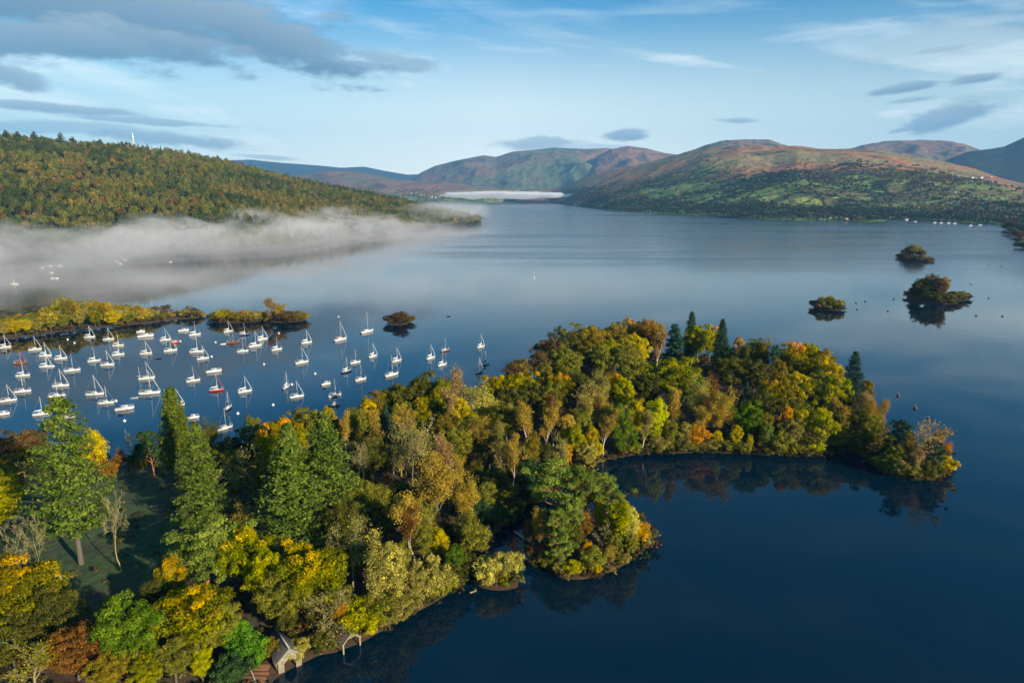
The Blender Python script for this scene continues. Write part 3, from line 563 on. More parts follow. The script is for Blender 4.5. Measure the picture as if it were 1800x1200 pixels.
T([(652, 956, 15, 'birch', 'khaki', 1.2), (685, 938, 15.5, 'tall', 'pale', .72, 'tall pale khaki tree with dense upright crown on the near shore'), (729, 988, 9, 'tall', 'khaki', .95), (752, 980, 8.5, 'bush', 'khaki', .75), (640, 1048, 7, 'bush', 'yg', .9), (685, 1052, 6, 'bush', 'khaki', .9), (600, 1015, 8, 'tall', 'olive', .9), (665, 1030, 7, 'bush', 'olive', .8), (725, 1030, 6, 'bush', 'khaki', .7), (775, 1000, 6, 'bush', 'olive', .8), (808, 965, 8, 'bush', 'dkolive', .8), (790, 1010, 4.5, 'bush', 'rustolive', .6),
   (613, 910, 15, 'bareleaf', 'khaki', .6), (577, 935, 10, 'bare', 'olive', .4), (725, 862, 15.5, 'birch', 'tan', 1.15, 'rust-orange birch standing just behind the near shore trees'), (711, 888, 13, 'birch', 'rust', .9), (787, 765, 18, 'birch', 'pink', 1.0, 'tallest pinkish birch with a long bare orange trunk', 'orange'), (768, 800, 17, 'airy', 'tan', .75), (816, 835, 13, 'airy', 'tan', .75), (762, 878, 10, 'bareleaf', 'yg', .8), (771, 922, 8.5, 'tall', 'yellow', .85), (742, 905, 11, 'tall', 'olive', .8), (820, 890, 10, 'tall', 'olive', .8), (800, 950, 8.5, 'tall', 'green', .8), (836, 918, 7, 'bush', 'olive', .85), (700, 940, 12, 'tall', 'olive', .6),
   (645, 836, 12.5, 'round', 'olive', .75), (600, 870, 12, 'round', 'dkolive', .7), (680, 880, 9, 'round', 'dkolive', .8), (620, 940, 9, 'round', 'dkolive', .8), (560, 1000, 8, 'round', 'dkgreen', .8), (700, 840, 8, 'round', 'dkolive', .8), (745, 850, 9, 'round', 'dkolive', .7)], 'neck')
T([(504, 746, 26, 'fir', 'fir', 1.12, 'left one of the two large firs, its leader in front of the orange-topped tree'), (566, 726, 27, 'fir', 'fir', 1.15, 'right one of the two large firs, broadest green fir on the peninsula'), (298, 681, 23, 'cone', 'cone', 1.05, 'dense cone-shaped conifer at the edge of the meadow beside the boats'), (342, 744, 23.5, 'fir', 'fir', .95, 'green fir in front of the cone-shaped conifer on the meadow edge'), (318, 720, 20, 'cone', 'cone', .7),
   (490, 722, 20, 'round', 'orangetop', .72, 'orange-topped tree directly behind the two large firs'), (440, 716, 18, 'tall', 'olive', .6), (431, 752, 14, 'pine', 'dkfir', .75), (440, 786, 15, 'bareleaf', 'khaki', .8), (462, 790, 14, 'tall', 'rustolive', .8), (480, 830, 12, 'round', 'dkolive', .8)], 'firs')
T([(35, 745, 12, 'round', 'brown', .95), (22, 788, 10, 'round', 'rustolive', .8), (5, 760, 11, 'round', 'brown', .8), (12, 828, 10, 'airy', 'yg', .9), (-15, 850, 11, 'round', 'yg', .9), (60, 775, 11, 'round', 'dkolive', .8), (158, 746, 15, 'tall', 'gold', .75, 'golden upright tree between the very tall conifer and the water'), (140, 757, 13, 'tall', 'yg', .7), (172, 795, 8, 'airy', 'rust', .7), (188, 806, 6, 'bush', 'rust', .6), (210, 790, 7, 'airy', 'rust', .7), (222, 750, 12.5, 'bare', 'olive', .3), (246, 800, 4.5, 'bush', 'dkolive', .8), (264, 755, 12.5, 'pine', 'dkgreen', .75, 'dark pine with a pale trunk on the shore left of the cone-shaped conifer'), (240, 785, 7, 'airy', 'dkgreen', .7),
   (356, 740, 14, 'airy', 'dkolive', .7), (379, 740, 12.5, 'bare', 'olive', .3, None, 'dark'), (386, 748, 12, 'bare', 'olive', .25, None, 'dark'), (405, 762, 11, 'round', 'rustolive', .8), (420, 780, 11, 'tall', 'olive', .9), (392, 782, 11, 'round', 'olive', .8), (415, 810, 10, 'round', 'brown', .8),
   (530, 710, 14, 'round', 'olive', .8), (548, 715, 14, 'round', 'olive', .7), (576, 704, 13, 'tall', 'gold', .7), (592, 728, 11, 'tall', 'rust', .8), (606, 722, 14, 'birch', 'tan', .9), (622, 706, 15, 'tall', 'olive', .8), (645, 692, 15, 'tall', 'gold', .85), (665, 677, 15, 'round', 'rustolive', .62), (697, 665, 15.5, 'round', 'dkolive', .7), (725, 660, 15, 'round', 'olive', .65), (748, 649, 16, 'round', 'dkolive', .75), (778, 652, 15.5, 'tall', 'yg', .8), (797, 652, 16, 'airy', 'pink', .7), (805, 668, 12, 'bareleaf', 'brown', .6), (742, 686, 15, 'tall', 'orangetop', .95, 'upright tree with an orange top and lime sides by the back shore'), (768, 680, 15, 'round', 'yg', .6), (722, 712, 15, 'birch', 'tan', 1.2), (665, 724, 15, 'birch', 'tan', 1.1), (677, 710, 13, 'fir', 'dkfir', .9), (700, 700, 13, 'round', 'olive', .7),
   (702, 738, 15, 'bareleaf', 'pale', .6), (710, 735, 15.5, 'bare', 'olive', .5), (722, 758, 14, 'bare', 'olive', .6), (735, 775, 12.5, 'bare', 'olive', .6), (752, 738, 16, 'bareleaf', 'khaki', .75), (625, 778, 13, 'bare', 'olive', .35), (634, 777, 13, 'bare', 'olive', .5), (650, 760, 13, 'round', 'dkolive', .7), (800, 688, 15.5, 'birch', 'pink', 1.3), (812, 690, 15, 'tall', 'gold', .8), (780, 715, 15, 'tall', 'rustolive', .8), (828, 715, 14, 'tall', 'yg', .8), (800, 745, 13, 'round', 'olive', .7), (770, 750, 12, 'round', 'dkolive', .7), (690, 780, 8, 'bush', 'khaki', .8), (640, 800, 8, 'round', 'dkolive', .8)], 'back shore')
T([(854, 674, 17, 'airy', 'pale', .95, 'pale yellow-green thin-leaved tree standing above the orange crowns of the wood'), (843, 650, 12, 'round', 'brown', .55), (868, 655, 15, 'round', 'orangetop', .7), (886, 651, 15, 'round', 'gold', .6), (920, 646, 16, 'round', 'orangetop', .75), (912, 622, 14, 'round', 'rustolive', .65), (905, 634, 14, 'round', 'brown', .6), (950, 612, 15, 'round', 'brown', .7), (977, 607, 15, 'round', 'olive', .7), (998, 604, 16, 'round', 'olive', .75), (958, 628, 14, 'tall', 'olive', .8), (940, 600, 13, 'round', 'brown', .7), (964, 586, 15, 'round', 'brown', .85), (992, 570, 15.5, 'round', 'dkolive', .85), (1034, 561, 17, 'round', 'rustolive', .95), (1018, 583, 15, 'round', 'dkolive', .8), (1058, 573, 15, 'round', 'rustolive', .7), (1082, 561, 17, 'round', 'rustolive', .75), (1112, 555, 18, 'round', 'orangetop', .75), (1139, 554, 18, 'round', 'rust', .7), (1154, 560, 18, 'round', 'orangetop', .6),
   (1040, 592, 16, 'round', 'rustolive', .85), (1082, 590, 16, 'round', 'yg', .75), (1060, 600, 15, 'round', 'olive', .7), (1121, 583, 17, 'round', 'gold', .65), (1156, 576, 18, 'birch', 'pink', 1.2), (1100, 600, 15, 'round', 'olive', .7), (1187, 564, 19, 'columnar', 'dkfir', 1.15, 'dark blue-green column-shaped tree on the far crest of the wood'), (1217, 548, 20, 'cone', 'dkfir', .9), (1229, 564, 18, 'round', 'yg', .72), (1250, 568, 17, 'round', 'orangetop', .6), (1271, 561, 21, 'cone', 'dkfir', 1.05, 'tall dark conifer standing clear of the crowns against the lake'), (1278, 600, 15, 'tall', 'dkgreen', .8),
   (1184, 624, 18, 'round', 'yg', 1.05, 'broad yellow-green dome in the middle of the wooded knob'), (1205, 640, 15, 'round', 'green', .7), (1124, 622, 17, 'round', 'olive', .9), (1000, 640, 14, 'round', 'olive', .7), (986, 650, 15, 'round', 'orangetop', .65), (1016, 645, 15, 'round', 'dkolive', .75), (1079, 643, 16, 'tall', 'orangetop', .8), (1055, 658, 16, 'airy', 'khaki', .85), (1100, 655, 15, 'tall', 'yg', .8), (1140, 655, 14, 'round', 'dkolive', .7),
   (1022, 674, 15, 'bareleaf', 'pink', .75), (929, 704, 15, 'birch', 'tan', 1.2), (953, 683, 11, 'tall', 'tan', .6), (974, 698, 15, 'birch', 'rust', 1.1), (960, 707, 15, 'birch', 'tan', 1.0), (998, 718, 14, 'tall', 'tan', .7), (1022, 708, 15, 'tall', 'olive', .8), (1063, 718, 15, 'birch', 'tan', 1.2), (1050, 695, 14, 'airy', 'tan', .7), (1085, 703, 16, 'round', 'green', .6), (1030, 680, 14, 'tall', 'khaki', .8), (1118, 697, 15, 'tall', 'gold', .8), (1155, 689, 17, 'tall', 'lime', .75, 'bright lime green upright tree with a pale trunk above the bay shore'), (1190, 686, 16, 'birch', 'tan', 1.1), (1222, 665, 17, 'airy', 'khaki', .8), (1244, 657, 16, 'airy', 'rust', .7), (1223, 718, 13, 'birch', 'tan', 1.3), (1226, 739, 10, 'round', 'orange', .75, 'bright orange tree just above the bay shore bushes'), (890, 700, 14, 'round', 'olive', .7), (870, 700, 14, 'tall', 'gold', .8), (900, 670, 14, 'round', 'dkolive', .7), (940, 665, 14, 'round', 'dkolive', .7), (968, 672, 13, 'round', 'olive', .7),
   (1112, 775, 5.5, 'bush', 'olive', .9), (1136, 784, 4.5, 'bush', 'olive', .8), (1157, 763, 7, 'bush', 'khaki', .8), (1172, 774, 5.5, 'bush', 'olive', .8), (1199, 770, 5.5, 'bush', 'olive', .9), (1220, 776, 5, 'bush', 'olive', .8), (1247, 770, 5.5, 'bush', 'khaki', .8), (1090, 760, 8, 'tall', 'green', .8), (1110, 740, 12, 'tall', 'green', .8), (1130, 725, 13, 'birch', 'khaki', 1.1), (1098, 735, 12, 'birch', 'tan', .9), (1180, 730, 12, 'tall', 'olive', .8), (1205, 735, 11, 'tall', 'khaki', .8),
   (1033, 776, 10, 'round', 'pale', .62), (1052, 773, 8, 'tall', 'yellow', .75), (986, 763, 11, 'bareleaf', 'pale', .6), (998, 775, 8, 'tall', 'orange', .6), (1010, 740, 12, 'tall', 'yg', .8), (1040, 740, 12, 'tall', 'gold', .8), (902, 764, 14, 'birch', 'tan', .9), (917, 785, 10, 'bareleaf', 'tan', .8), (872, 778, 11, 'bareleaf', 'tan', .6), (851, 736, 14, 'airy', 'tan', .7), (819, 728, 14, 'tall', 'olive', .8), (832, 722, 14, 'tall', 'yellow', .7), (885, 745, 14, 'birch', 'khaki', 1.1), (935, 755, 12, 'tall', 'rustolive', .8), (860, 760, 11, 'round', 'dkolive', .7), (960, 770, 10, 'tall', 'dkolive', .8),
   (930, 802, 8.5, 'round', 'dkgreen', .7), (980, 802, 7, 'bush', 'khaki', .8), (1012, 815, 5.5, 'bush', 'dkolive', .8), (808, 805, 11, 'birch', 'tan', 1.0), (856, 838, 10, 'tall', 'olive', .9), (830, 855, 9, 'round', 'dkgreen', .75), (890, 845, 7, 'round', 'olive', .8), (862, 885, 5, 'bush', 'dkgreen', 1.0), (905, 876, 5, 'bush', 'dkolive', .9), (885, 889, 4.5, 'bush', 'dkgreen', .9), (838, 800, 11, 'tall', 'dkolive', .8), (950, 830, 7, 'bush', 'dkgreen', .9), (870, 815, 10, 'round', 'dkolive', .7)], 'knob')
T([(1301, 582, 18, 'tall', 'pink', .6), (1312, 596, 17, 'tall', 'dkolive', .8), (1331, 585, 19, 'tall', 'olive', .8), (1344, 592, 18, 'airy', 'rustolive', .6), (1360, 610, 16, 'pine', 'dkfir', .35), (1290, 620, 15, 'round', 'dkolive', .8), (1330, 625, 15, 'round', 'dkolive', .7), (1373, 624, 15, 'tall', 'rustolive', .8), (1400, 593, 20, 'round', 'orangetop', .7, 'large orange-topped dome, highest crown at the right end of the peninsula'), (1424, 599, 18, 'round', 'orangetop', .7), (1446, 609, 17, 'round', 'rustolive', .7), (1460, 625, 16, 'round', 'gold', .65), (1379, 650, 16, 'round', 'rustolive', .6), (1396, 649, 16, 'round', 'gold', .65), (1418, 651, 16, 'round', 'goldtop', .65), (1358, 660, 15, 'round', 'orangetop', .6), (1442, 650, 16, 'round', 'olive', .7), (1466, 655, 16, 'round', 'yg', .7),
   (1505, 618, 20.5, 'fir', 'dkfir', 1.0, 'dark blue-green fir at the right end of the peninsula, beside the open lake'), (1526, 660, 13, 'tall', 'rustolive', .7), (1522, 696, 12.5, 'airy', 'pink', .8), (1538, 704, 12, 'airy', 'tan', .7), (1552, 704, 11, 'airy', 'pink', .6), (1490, 706, 15, 'birch', 'tan', 1.2), (1385, 702, 14, 'tall', 'orange', .6), (1412, 710, 13, 'tall', 'yellow', .75), (1448, 710, 14, 'round', 'yg', .7), (1466, 700, 14, 'round', 'dkolive', .6), (1283, 683, 16, 'airy', 'tan', .8), (1262, 700, 14, 'airy', 'tan', .7), (1313, 670, 15, 'fir', 'dkfir', .7), (1319, 700, 14, 'round', 'green', .65), (1295, 742, 10, 'tall', 'yellow', .7), (1262, 752, 9, 'tall', 'yellow', .7), (1319, 760, 7, 'tall', 'yellow', .6), (1349, 718, 12, 'tall', 'rustolive', .8), (1349, 738, 10, 'tall', 'pine', .8), (1394, 732, 11, 'round', 'khaki', .65), (1436, 770, 5.5, 'bush', 'lime', .7, 'bright lime bush hanging over the water under the knob'), (1378, 752, 8, 'bush', 'olive', .8), (1420, 748, 9, 'round', 'dkolive', .6), (1444, 745, 10, 'tall', 'olive', .8), (1468, 735, 12, 'round', 'olive', .7), (1283, 768, 6, 'bush', 'olive', .9), (1307, 772, 5, 'bush', 'olive', .9), (1365, 776, 5.5, 'bush', 'dkolive', .9), (1395, 772, 6, 'bush', 'olive', .8), (1340, 765, 7, 'airy', 'tan', .7), (1470, 765, 7, 'bush', 'khaki', .8), (1514, 712, 12, 'round', 'dkolive', .7), (1532, 725, 11, 'round', 'olive', .7), (1508, 745, 9, 'bush', 'dkolive', .9), (1340, 680, 14, 'round', 'dkolive', .7), (1490, 670, 14, 'tall', 'dkolive', .7), (1405, 690, 13, 'round', 'olive', .7)], 'right end')
T([(1568, 760, 8, 'tall', 'lime', .8), (1589, 737, 12, 'pine', 'dkfir', .6, 'small dark pine on the wooded tip'), (1625, 742, 14, 'bareleaf', 'pink', 1.0, 'pinkish nearly bare tree with a pale trunk crowning the wooded tip'), (1643, 778, 9, 'pine', 'dkfir', .8), (1661, 775, 8.5, 'airy', 'orange', .7), (1604, 766, 9, 'airy', 'tan', .8), (1577, 780, 8, 'round', 'olive', .6), (1553, 775, 7.5, 'round', 'dkolive', .7), (1565, 795, 7, 'bush', 'olive', .8), (1595, 803, 6, 'bush', 'khaki', .8), (1635, 806, 6, 'bush', 'dkolive', .8), (1660, 798, 7, 'bush', 'gold', .7), (1618, 790, 8, 'airy', 'pink', .7), (1648, 755, 10, 'airy', 'pink', .6), (1610, 815, 4.5, 'bush', 'khaki', .8), (1580, 812, 5, 'bush', 'olive', .8)], 'wooded tip')
T([(987, 819, 15, 'pine', 'pine', 1.0, 'tallest blue-green pine with orange limbs on the pine islet'), (1040, 829, 14, 'pine', 'pine', .75), (1072, 833, 13, 'pine', 'pine', .75), (1092, 868, 12.5, 'tall', 'yg', .8), (1106, 880, 11, 'tall', 'pale', .8), (1056, 870, 9.5, 'tall', 'yellow', .6), (1027, 893, 8.5, 'round', 'rust', .5), (1000, 885, 10, 'pine', 'pine', .9), (949, 895, 9.5, 'airy', 'tan', .6), (930, 914, 7, 'airy', 'brown', .6), (981, 900, 9.5, 'pine', 'pine', .8), (985, 935, 8, 'pine', 'pine', .9), (1033, 944, 5.5, 'tall', 'orange', .75), (1051, 920, 7.5, 'bare', 'olive', .8), (1008, 982, 3.4, 'bush', 'yg', .85), (1048, 985, 3, 'bush', 'gold', .7), (1126, 914, 5.5, 'bush', 'orange', .7), (1133, 936, 4, 'bush', 'khaki', .7), (1096, 972, 3.5, 'bush', 'khaki', .7), (960, 970, 4.2, 'bush', 'olive', .8), (1040, 960, 5, 'bush', 'olive', .8), (1080, 930, 7, 'round', 'olive', .55), (1110, 935, 6, 'round', 'olive', .55), (985, 985, 3, 'bush', 'khaki', .7), (1070, 960, 5, 'airy', 'tan', .8), (1010, 920, 7, 'round', 'dkolive', .6)], 'pine islet')
T([(856, 972, 6.5, 'bush', 'pale', .75), (882, 966, 6.2, 'bush', 'khaki', .75), (904, 966, 6, 'bush', 'pale', .6), (853, 995, 4.2, 'bush', 'khaki', .7), (890, 1003, 3.4, 'bush', 'yg', .7), (872, 990, 4.6, 'airy', 'tan', .8)], 'willow islet')
T([(1607, 427, 15, 'round', 'khaki', .75), (1600, 431, 13, 'round', 'rustolive', .6), (1614, 431, 13, 'round', 'olive', .6), (1592, 436, 11, 'round', 'dkolive', .7), (1621, 436, 11, 'round', 'rustolive', .7)], 'far islet')
T([(1640, 480, 18, 'round', 'brown', .62), (1622, 487, 16, 'round', 'dkolive', .6), (1612, 494, 13, 'tall', 'dkolive', .7), (1632, 498, 13, 'round', 'olive', .45), (1652, 484, 17, 'tall', 'rustolive', .7), (1661, 492, 15, 'tall', 'khaki', .6), (1655, 488, 16, 'tall', 'brown', .8), (1667, 487, 16, 'birch', 'tan', 1.1), (1610, 503, 10, 'round', 'dkolive', .7), (1646, 510, 9, 'bush', 'dkolive', .8), (1690, 511, 6, 'bush', 'khaki', 1.0), (1680, 514, 6, 'bush', 'dkolive', .9), (1672, 515, 6, 'bush', 'olive', .7)], 'large islet')
T([(1445, 521, 8, 'round', 'olive', .65), (1460, 521, 8, 'round', 'goldtop', .65), (1474, 525, 6.5, 'bush', 'khaki', .8), (1434, 527, 6, 'bush', 'dkolive', .8)], 'low islet')
T([(703, 547, 8.5, 'round', 'brown', .9), (689, 552, 7, 'bush', 'brown', 1.0), (718, 553, 6.5, 'bush', 'rustolive', .9)], 'misty islet')
T([(378, 547, 6, 'bush', 'olive', .9), (392, 544, 7, 'bush', 'yg', .9), (402, 543, 8, 'round', 'khaki', .5), (430, 543, 8, 'round', 'tan', .55), (448, 546, 7, 'bush', 'khaki', .9), (414, 548, 6, 'bush', 'rustolive', .9), (477, 526, 16, 'airy', 'pink', .6), (488, 534, 12, 'airy', 'tan', .7), (468, 545, 8, 'round', 'rustolive', .55), (505, 546, 8, 'bush', 'brown', 1.0), (520, 547, 7, 'bush', 'rustolive', 1.0), (533, 549, 6, 'bush', 'tan', .8), (458, 550, 6, 'bush', 'khaki', .9)], 'misty strip')
SP = [(-60, 560, 'yg'), (-30, 556, 'olive'), (2, 556, 'yg'), (18, 553, 'yg'), (35, 550, 'goldtop'), (52, 548, 'yg'), (70, 545, 'olive'), (84, 538, 'khaki'), (97, 533, 'yg'), (108, 519, 'khaki'), (120, 517, 'yg'), (133, 524, 'gold'), (147, 526, 'khaki'), (160, 525, 'tan'), (176, 525, 'gold'), (192, 525, 'yellow'), (207, 531, 'yg'), (221, 532, 'gold'), (232, 540, 'pink'), (243, 533, 'tan'), (256, 538, 'tan'), (270, 543, 'khaki'), (284, 548, 'olive'), (298, 546, 'khaki'), (314, 543, 'khaki'), (328, 542, 'tan'), (342, 546, 'rustolive'), (352, 549, 'rustolive'),
      (8, 566, 'yg'), (28, 564, 'gold'), (48, 561, 'yellow'), (66, 559, 'yg'), (90, 556, 'olive'), (112, 553, 'yg'), (140, 549, 'yg'), (168, 546, 'goldtop'), (198, 547, 'yellow'), (225, 551, 'olive'), (260, 552, 'olive')]
def place_between(px, base, top, kind, pl, ws, zone):   # foot and top both read off the photograph
    p = on_z(px, base, .3); z0 = max(gz(p.x, p.y), .1); q = at_y(px, top, p.y); put_tree(kind, pl, p.x, p.y, max(q.z - z0, 3), ws, zone, z=z0)
SHL = np.array([(-250, 622), (-100, 607), (0, 597), (60, 590), (130, 580), (200, 575), (260, 568), (300, 563), (350, 560)], float)
for i, (a, b_, p_) in enumerate(SP):
    sh = float(np.interp(a, SHL[:, 0], SHL[:, 1])); row = i < 28; base = sh - (11 if row else 3) if a < 240 else sh - (6 if row else 3); top = b_ if row else b_ - 4
    H_ = base - top; place_between(a, base, top, 'tall' if H_ > 38 and i % 2 else 'round' if H_ > 30 else 'bush', {'yellow': 'gold', 'yg': ('olive', 'khaki', 'yg')[i % 3]}.get(p_, p_), .8 if H_ > 30 else 1.0, 'spit')
    if row: place_between(a + 6, sh - (6 if a < 240 else 4), b_ + 7, 'tall' if H_ > 38 else 'bush', ('khaki', 'olive', 'rustolive', 'tan')[i % 4], .85, 'spit')
T([(1772, 386, 16, 'round', 'dkolive', .9), (1785, 388, 18, 'round', 'brown', .9), (1798, 392, 18, 'round', 'dkgreen', 1.0), (1780, 398, 14, 'round', 'dkolive', .9), (1794, 406, 14, 'round', 'rust', .9), (1805, 402, 16, 'round', 'dkgreen', .9), (1815, 418, 14, 'round', 'dkolive', .9), (1768, 394, 12, 'round', 'brown', .9), (1776, 404, 12, 'bush', 'dkolive', 1.2), (1790, 416, 12, 'round', 'dkolive', .9), (1800, 424, 12, 'bush', 'dkgreen', 1.2), (1825, 396, 17, 'round', 'dkolive', 1), (1786, 404, 12, 'round', 'dkgreen', .9)], 'headland')  # shade over the headland is painted in with dark leaf colours
print('BAD', BAD); print('TREES', len(TREES))
# ---------------------------------------------------------------- woods too numerous to count: far hillside and far shore
def leafmass_mat(name):
    m, t, b = mat(name); t.n.remove(b); a = t.new('ShaderNodeAttribute', attribute_name='col').outputs['Color']; g = t.new('ShaderNodeNewGeometry')
    nz = t.noise(g.outputs['Position'], .25, 3, .6); c_ = t.mix(1.0, a, t.mix(nz, (.7, .7, .7), (1.3, 1.3, 1.3)), 'MULTIPLY'); c_.node.clamp_result = False
    df = t.new('ShaderNodeBsdfDiffuse'); tr = t.new('ShaderNodeBsdfTranslucent'); t.put(df.inputs[0], c_); t.put(tr.inputs[0], c_)
    ms = t.new('ShaderNodeMixShader'); ms.inputs[0].default_value = .2; t.l.new(df.outputs[0], ms.inputs[1]); t.l.new(tr.outputs[0], ms.inputs[2]); t.l.new(ms.outputs[0], t.n['Material Output'].inputs[0]); return m
m_mass = leafmass_mat('leaves_mass')
def template(r, n, size, conical=False, lobes=7):
    """unit tree (height 1, half width .5): n leaf quads on a lumpy crown"""
    if conical:
        q = 1 - np.sqrt(r.random(n))*.95; a = r.random(n)*6.28; rad = .5*(1-q)*(.65+.4*r.random(n)); P = np.stack([np.cos(a)*rad, np.sin(a)*rad, q*.97], 1); N = unit(np.stack([np.cos(a), np.sin(a), .7+0*a], 1) + rdir(n, r)*.4)
    else:
        C_ = rdir(lobes, r)*[.26, .26, .24]; C_[:, 2] = np.abs(C_[:, 2])*1.1 - .05; i = r.integers(0, lobes, n); d = rdir(n, r); d[:, 2] = np.abs(d[:, 2]) - .25
        P = C_[i] + unit(d)*[.25, .25, .24]*(.85+.25*r.random((n, 1))); P[:, 2] += .52; N = unit(d + rdir(n, r)*.55)
    a = unit(np.cross(N, rdir(n, r))); b_ = np.cross(N, a); s = (size*(.65+.7*r.random(n)))[:, None]
    return np.stack([P-a*s*.5-b_*s*.2, P-a*s*.05+b_*s*.5, P+a*s*.5+b_*s*.15, P+a*s*.1-b_*s*.5], 1)      # n,4,3
def mass(name, X, Y, Z, H, W, COL, con, nleaf, size, label, r):
    TPL = [[template(r, nleaf, size, False) for _ in range(7)], [template(r, nleaf, size*.7, True) for _ in range(3)]]
    Vs = []; Cs = []; pick = r.integers(0, 1000, len(X))
    for kind in (0, 1):
        for j, tp in enumerate(TPL[kind]):
            ii = np.where((con == kind) & (pick % len(TPL[kind]) == j))[0]
            if not len(ii): continue
            th = r.random(len(ii))*6.28; c_, s_ = np.cos(th)[:, None, None], np.sin(th)[:, None, None]; t0 = tp[None]
            x = (t0[..., 0]*c_ - t0[..., 1]*s_)*W[ii][:, None, None] + X[ii][:, None, None]; y = (t0[..., 0]*s_ + t0[..., 1]*c_)*W[ii][:, None, None] + Y[ii][:, None, None]
            z = t0[..., 2]*H[ii][:, None, None] + Z[ii][:, None, None]; Vs.append(np.stack([x, y, z], -1).reshape(-1, 3))
            lv = (.72 + .56*r.random((len(ii), tp.shape[0], 1, 1)))*np.ones((1, 1, 4, 1)); Cs.append((COL[ii][:, None, None, :]*lv).reshape(-1, 3))
    V = np.concatenate(Vs); C_ = np.concatenate(Cs); F = np.arange(len(V)).reshape(-1, 4)
    return props(obj(name, mesh_np(name, V, F, m_mass, {'col': C_})), label, kind='stuff')
def thin(X, Y, d, r):
    o = r.permutation(len(X)); cell = {}; keep = []
    for i in o:
        k = (int(X[i]//d), int(Y[i]//d)); ok = True
        for a in (-1, 0, 1):
            for b_ in (-1, 0, 1):
                for j in cell.get((k[0]+a, k[1]+b_), ()):
                    if (X[i]-X[j])**2 + (Y[i]-Y[j])**2 < d*d: ok = False; break
                if not ok: break
            if not ok: break
        if ok: cell.setdefault(k, []).append(i); keep.append(i)
    return np.array(keep)
def pick_cols(r, n, tab, X, Y, sc):
    ps = np.array([t_[0] for t_ in tab], float); ps /= ps.sum(); cum = np.cumsum(ps); v = np.clip(.9*(fbm(X*sc, Y*sc, 3, 9)-.5)*2.0 + .5 + (r.random(n)-.5)*.85, 0, .999); i = np.searchsorted(cum, v); i = np.minimum(i, len(tab)-1)
    return np.array([t_[1] for t_ in tab])[i]*(.85+.3*r.random((n, 1)))*(1 + .05*r.normal(size=(n, 3)))
def on_loft_early(px):
    i = int(np.argmin(np.abs(HILL.u - px))); j = HILL.nt - 2; return HILL.X[j, i], HILL.Y[j, i], HILL.Z[j, i]
r = np.random.default_rng(101)
n = 42000; fu, ft = r.random(n), r.random(n)*1.06; X, Y, Z = HILL.sample(fu, ft)
vis = (X/Y > -.98) & (Z > -.3); X, Y, Z, ft = X[vis], Y[vis], Z[vis], ft[vis]; k = thin(X, Y, 9.2, r); X, Y, Z, ft = X[k], Y[k], Z[k], ft[k]; n = len(X); print('forest', n)
con = (r.random(n) < .10 + .25*(fbm(X/90, Y/90, 3, 4) > .60)).astype(int); low = np.clip(1 - Z/12, 0, 1)
H = r.uniform(14, 24, n) + con*r.uniform(0, 7, n); W = np.where(con == 1, H*.36, r.uniform(10, 16, n))
tab = [(1.4, (.050, .070, .015)), (2.4, (.085, .098, .018)), (3.0, (.130, .130, .020)), (2.4, (.175, .150, .024)), (.8, (.20, .145, .028))]
COL = pick_cols(r, n, tab, X, Y, 1/120.); od = r.random(n); COL[od < .03] = (.17, .085, .024); COL[od > .975] = (.25, .17, .022); COL[con == 1] = np.array([.042, .060, .020])*(.7+.5*r.random(((con == 1).sum(), 1)))
cr = [on_loft_early(px) for px in (15, 30, 62, 110, 128, 182, 226, 250, 284, 289, 322, 333, 355, 383, 405, 411, 416, 440, 505, 560)]; cr = np.array(cr); X, Y, Z = [np.concatenate([q, cr[:, i]]) for i, q in enumerate((X, Y, Z))]; con = np.concatenate([con, (np.arange(len(cr)) > 6).astype(int)]); H = np.concatenate([H, r.uniform(24, 33, len(cr))]); W = np.concatenate([W, np.where(np.arange(len(cr)) > 6, 8.5, 15.)]); COL = np.concatenate([COL, np.tile([[.05, .055, .02]], (len(cr), 1))]); n = len(X)
mass('hillside_forest', X, Y, Z - 1, H, W, COL, con, 210, .105, 'dense mixed autumn forest covering the whole hillside', r)
# far shore woods
def woods(L, n, keepf, dmin, hmin, hmax, name, label, seed, nleaf=22):
    r = np.random.default_rng(seed); fu, ft = r.random(n), r.random(n)**1.25; X, Y, Z = L.sample(fu, ft); w_ = keepf(X, Y, ft, fu); g_ = (r.random(n) < w_) & (X/Y < .86) & (Z > .3); X, Y, Z = X[g_], Y[g_], Z[g_]
    k = thin(X, Y, dmin, r); X, Y, Z = X[k], Y[k], Z[k]; n = len(X); con = (r.random(n) < .12 + .6*(fbm(X/260, Y/260, 2, 14) > .62)).astype(int); H = r.uniform(hmin, hmax, n); W = np.where(con == 1, H*.45, H*r.uniform(1.1, 1.6, n))
    tab = [(2.6, (.022, .038, .015)), (2.6, (.036, .050, .017)), (1.6, (.060, .058, .020)), (1.4, (.10, .075, .033)), (.8, (.13, .070, .030)), (.4, (.16, .13, .04))]
    COL = pick_cols(r, n, tab, X, Y, 1/250.); COL[con == 1] = np.array([.022, .040, .020])*(.8+.4*r.random(((con == 1).sum(), 1))); print(name, n)
    mass(name, X, Y, Z - 1, H, W, COL, con, nleaf, .26, label, r)
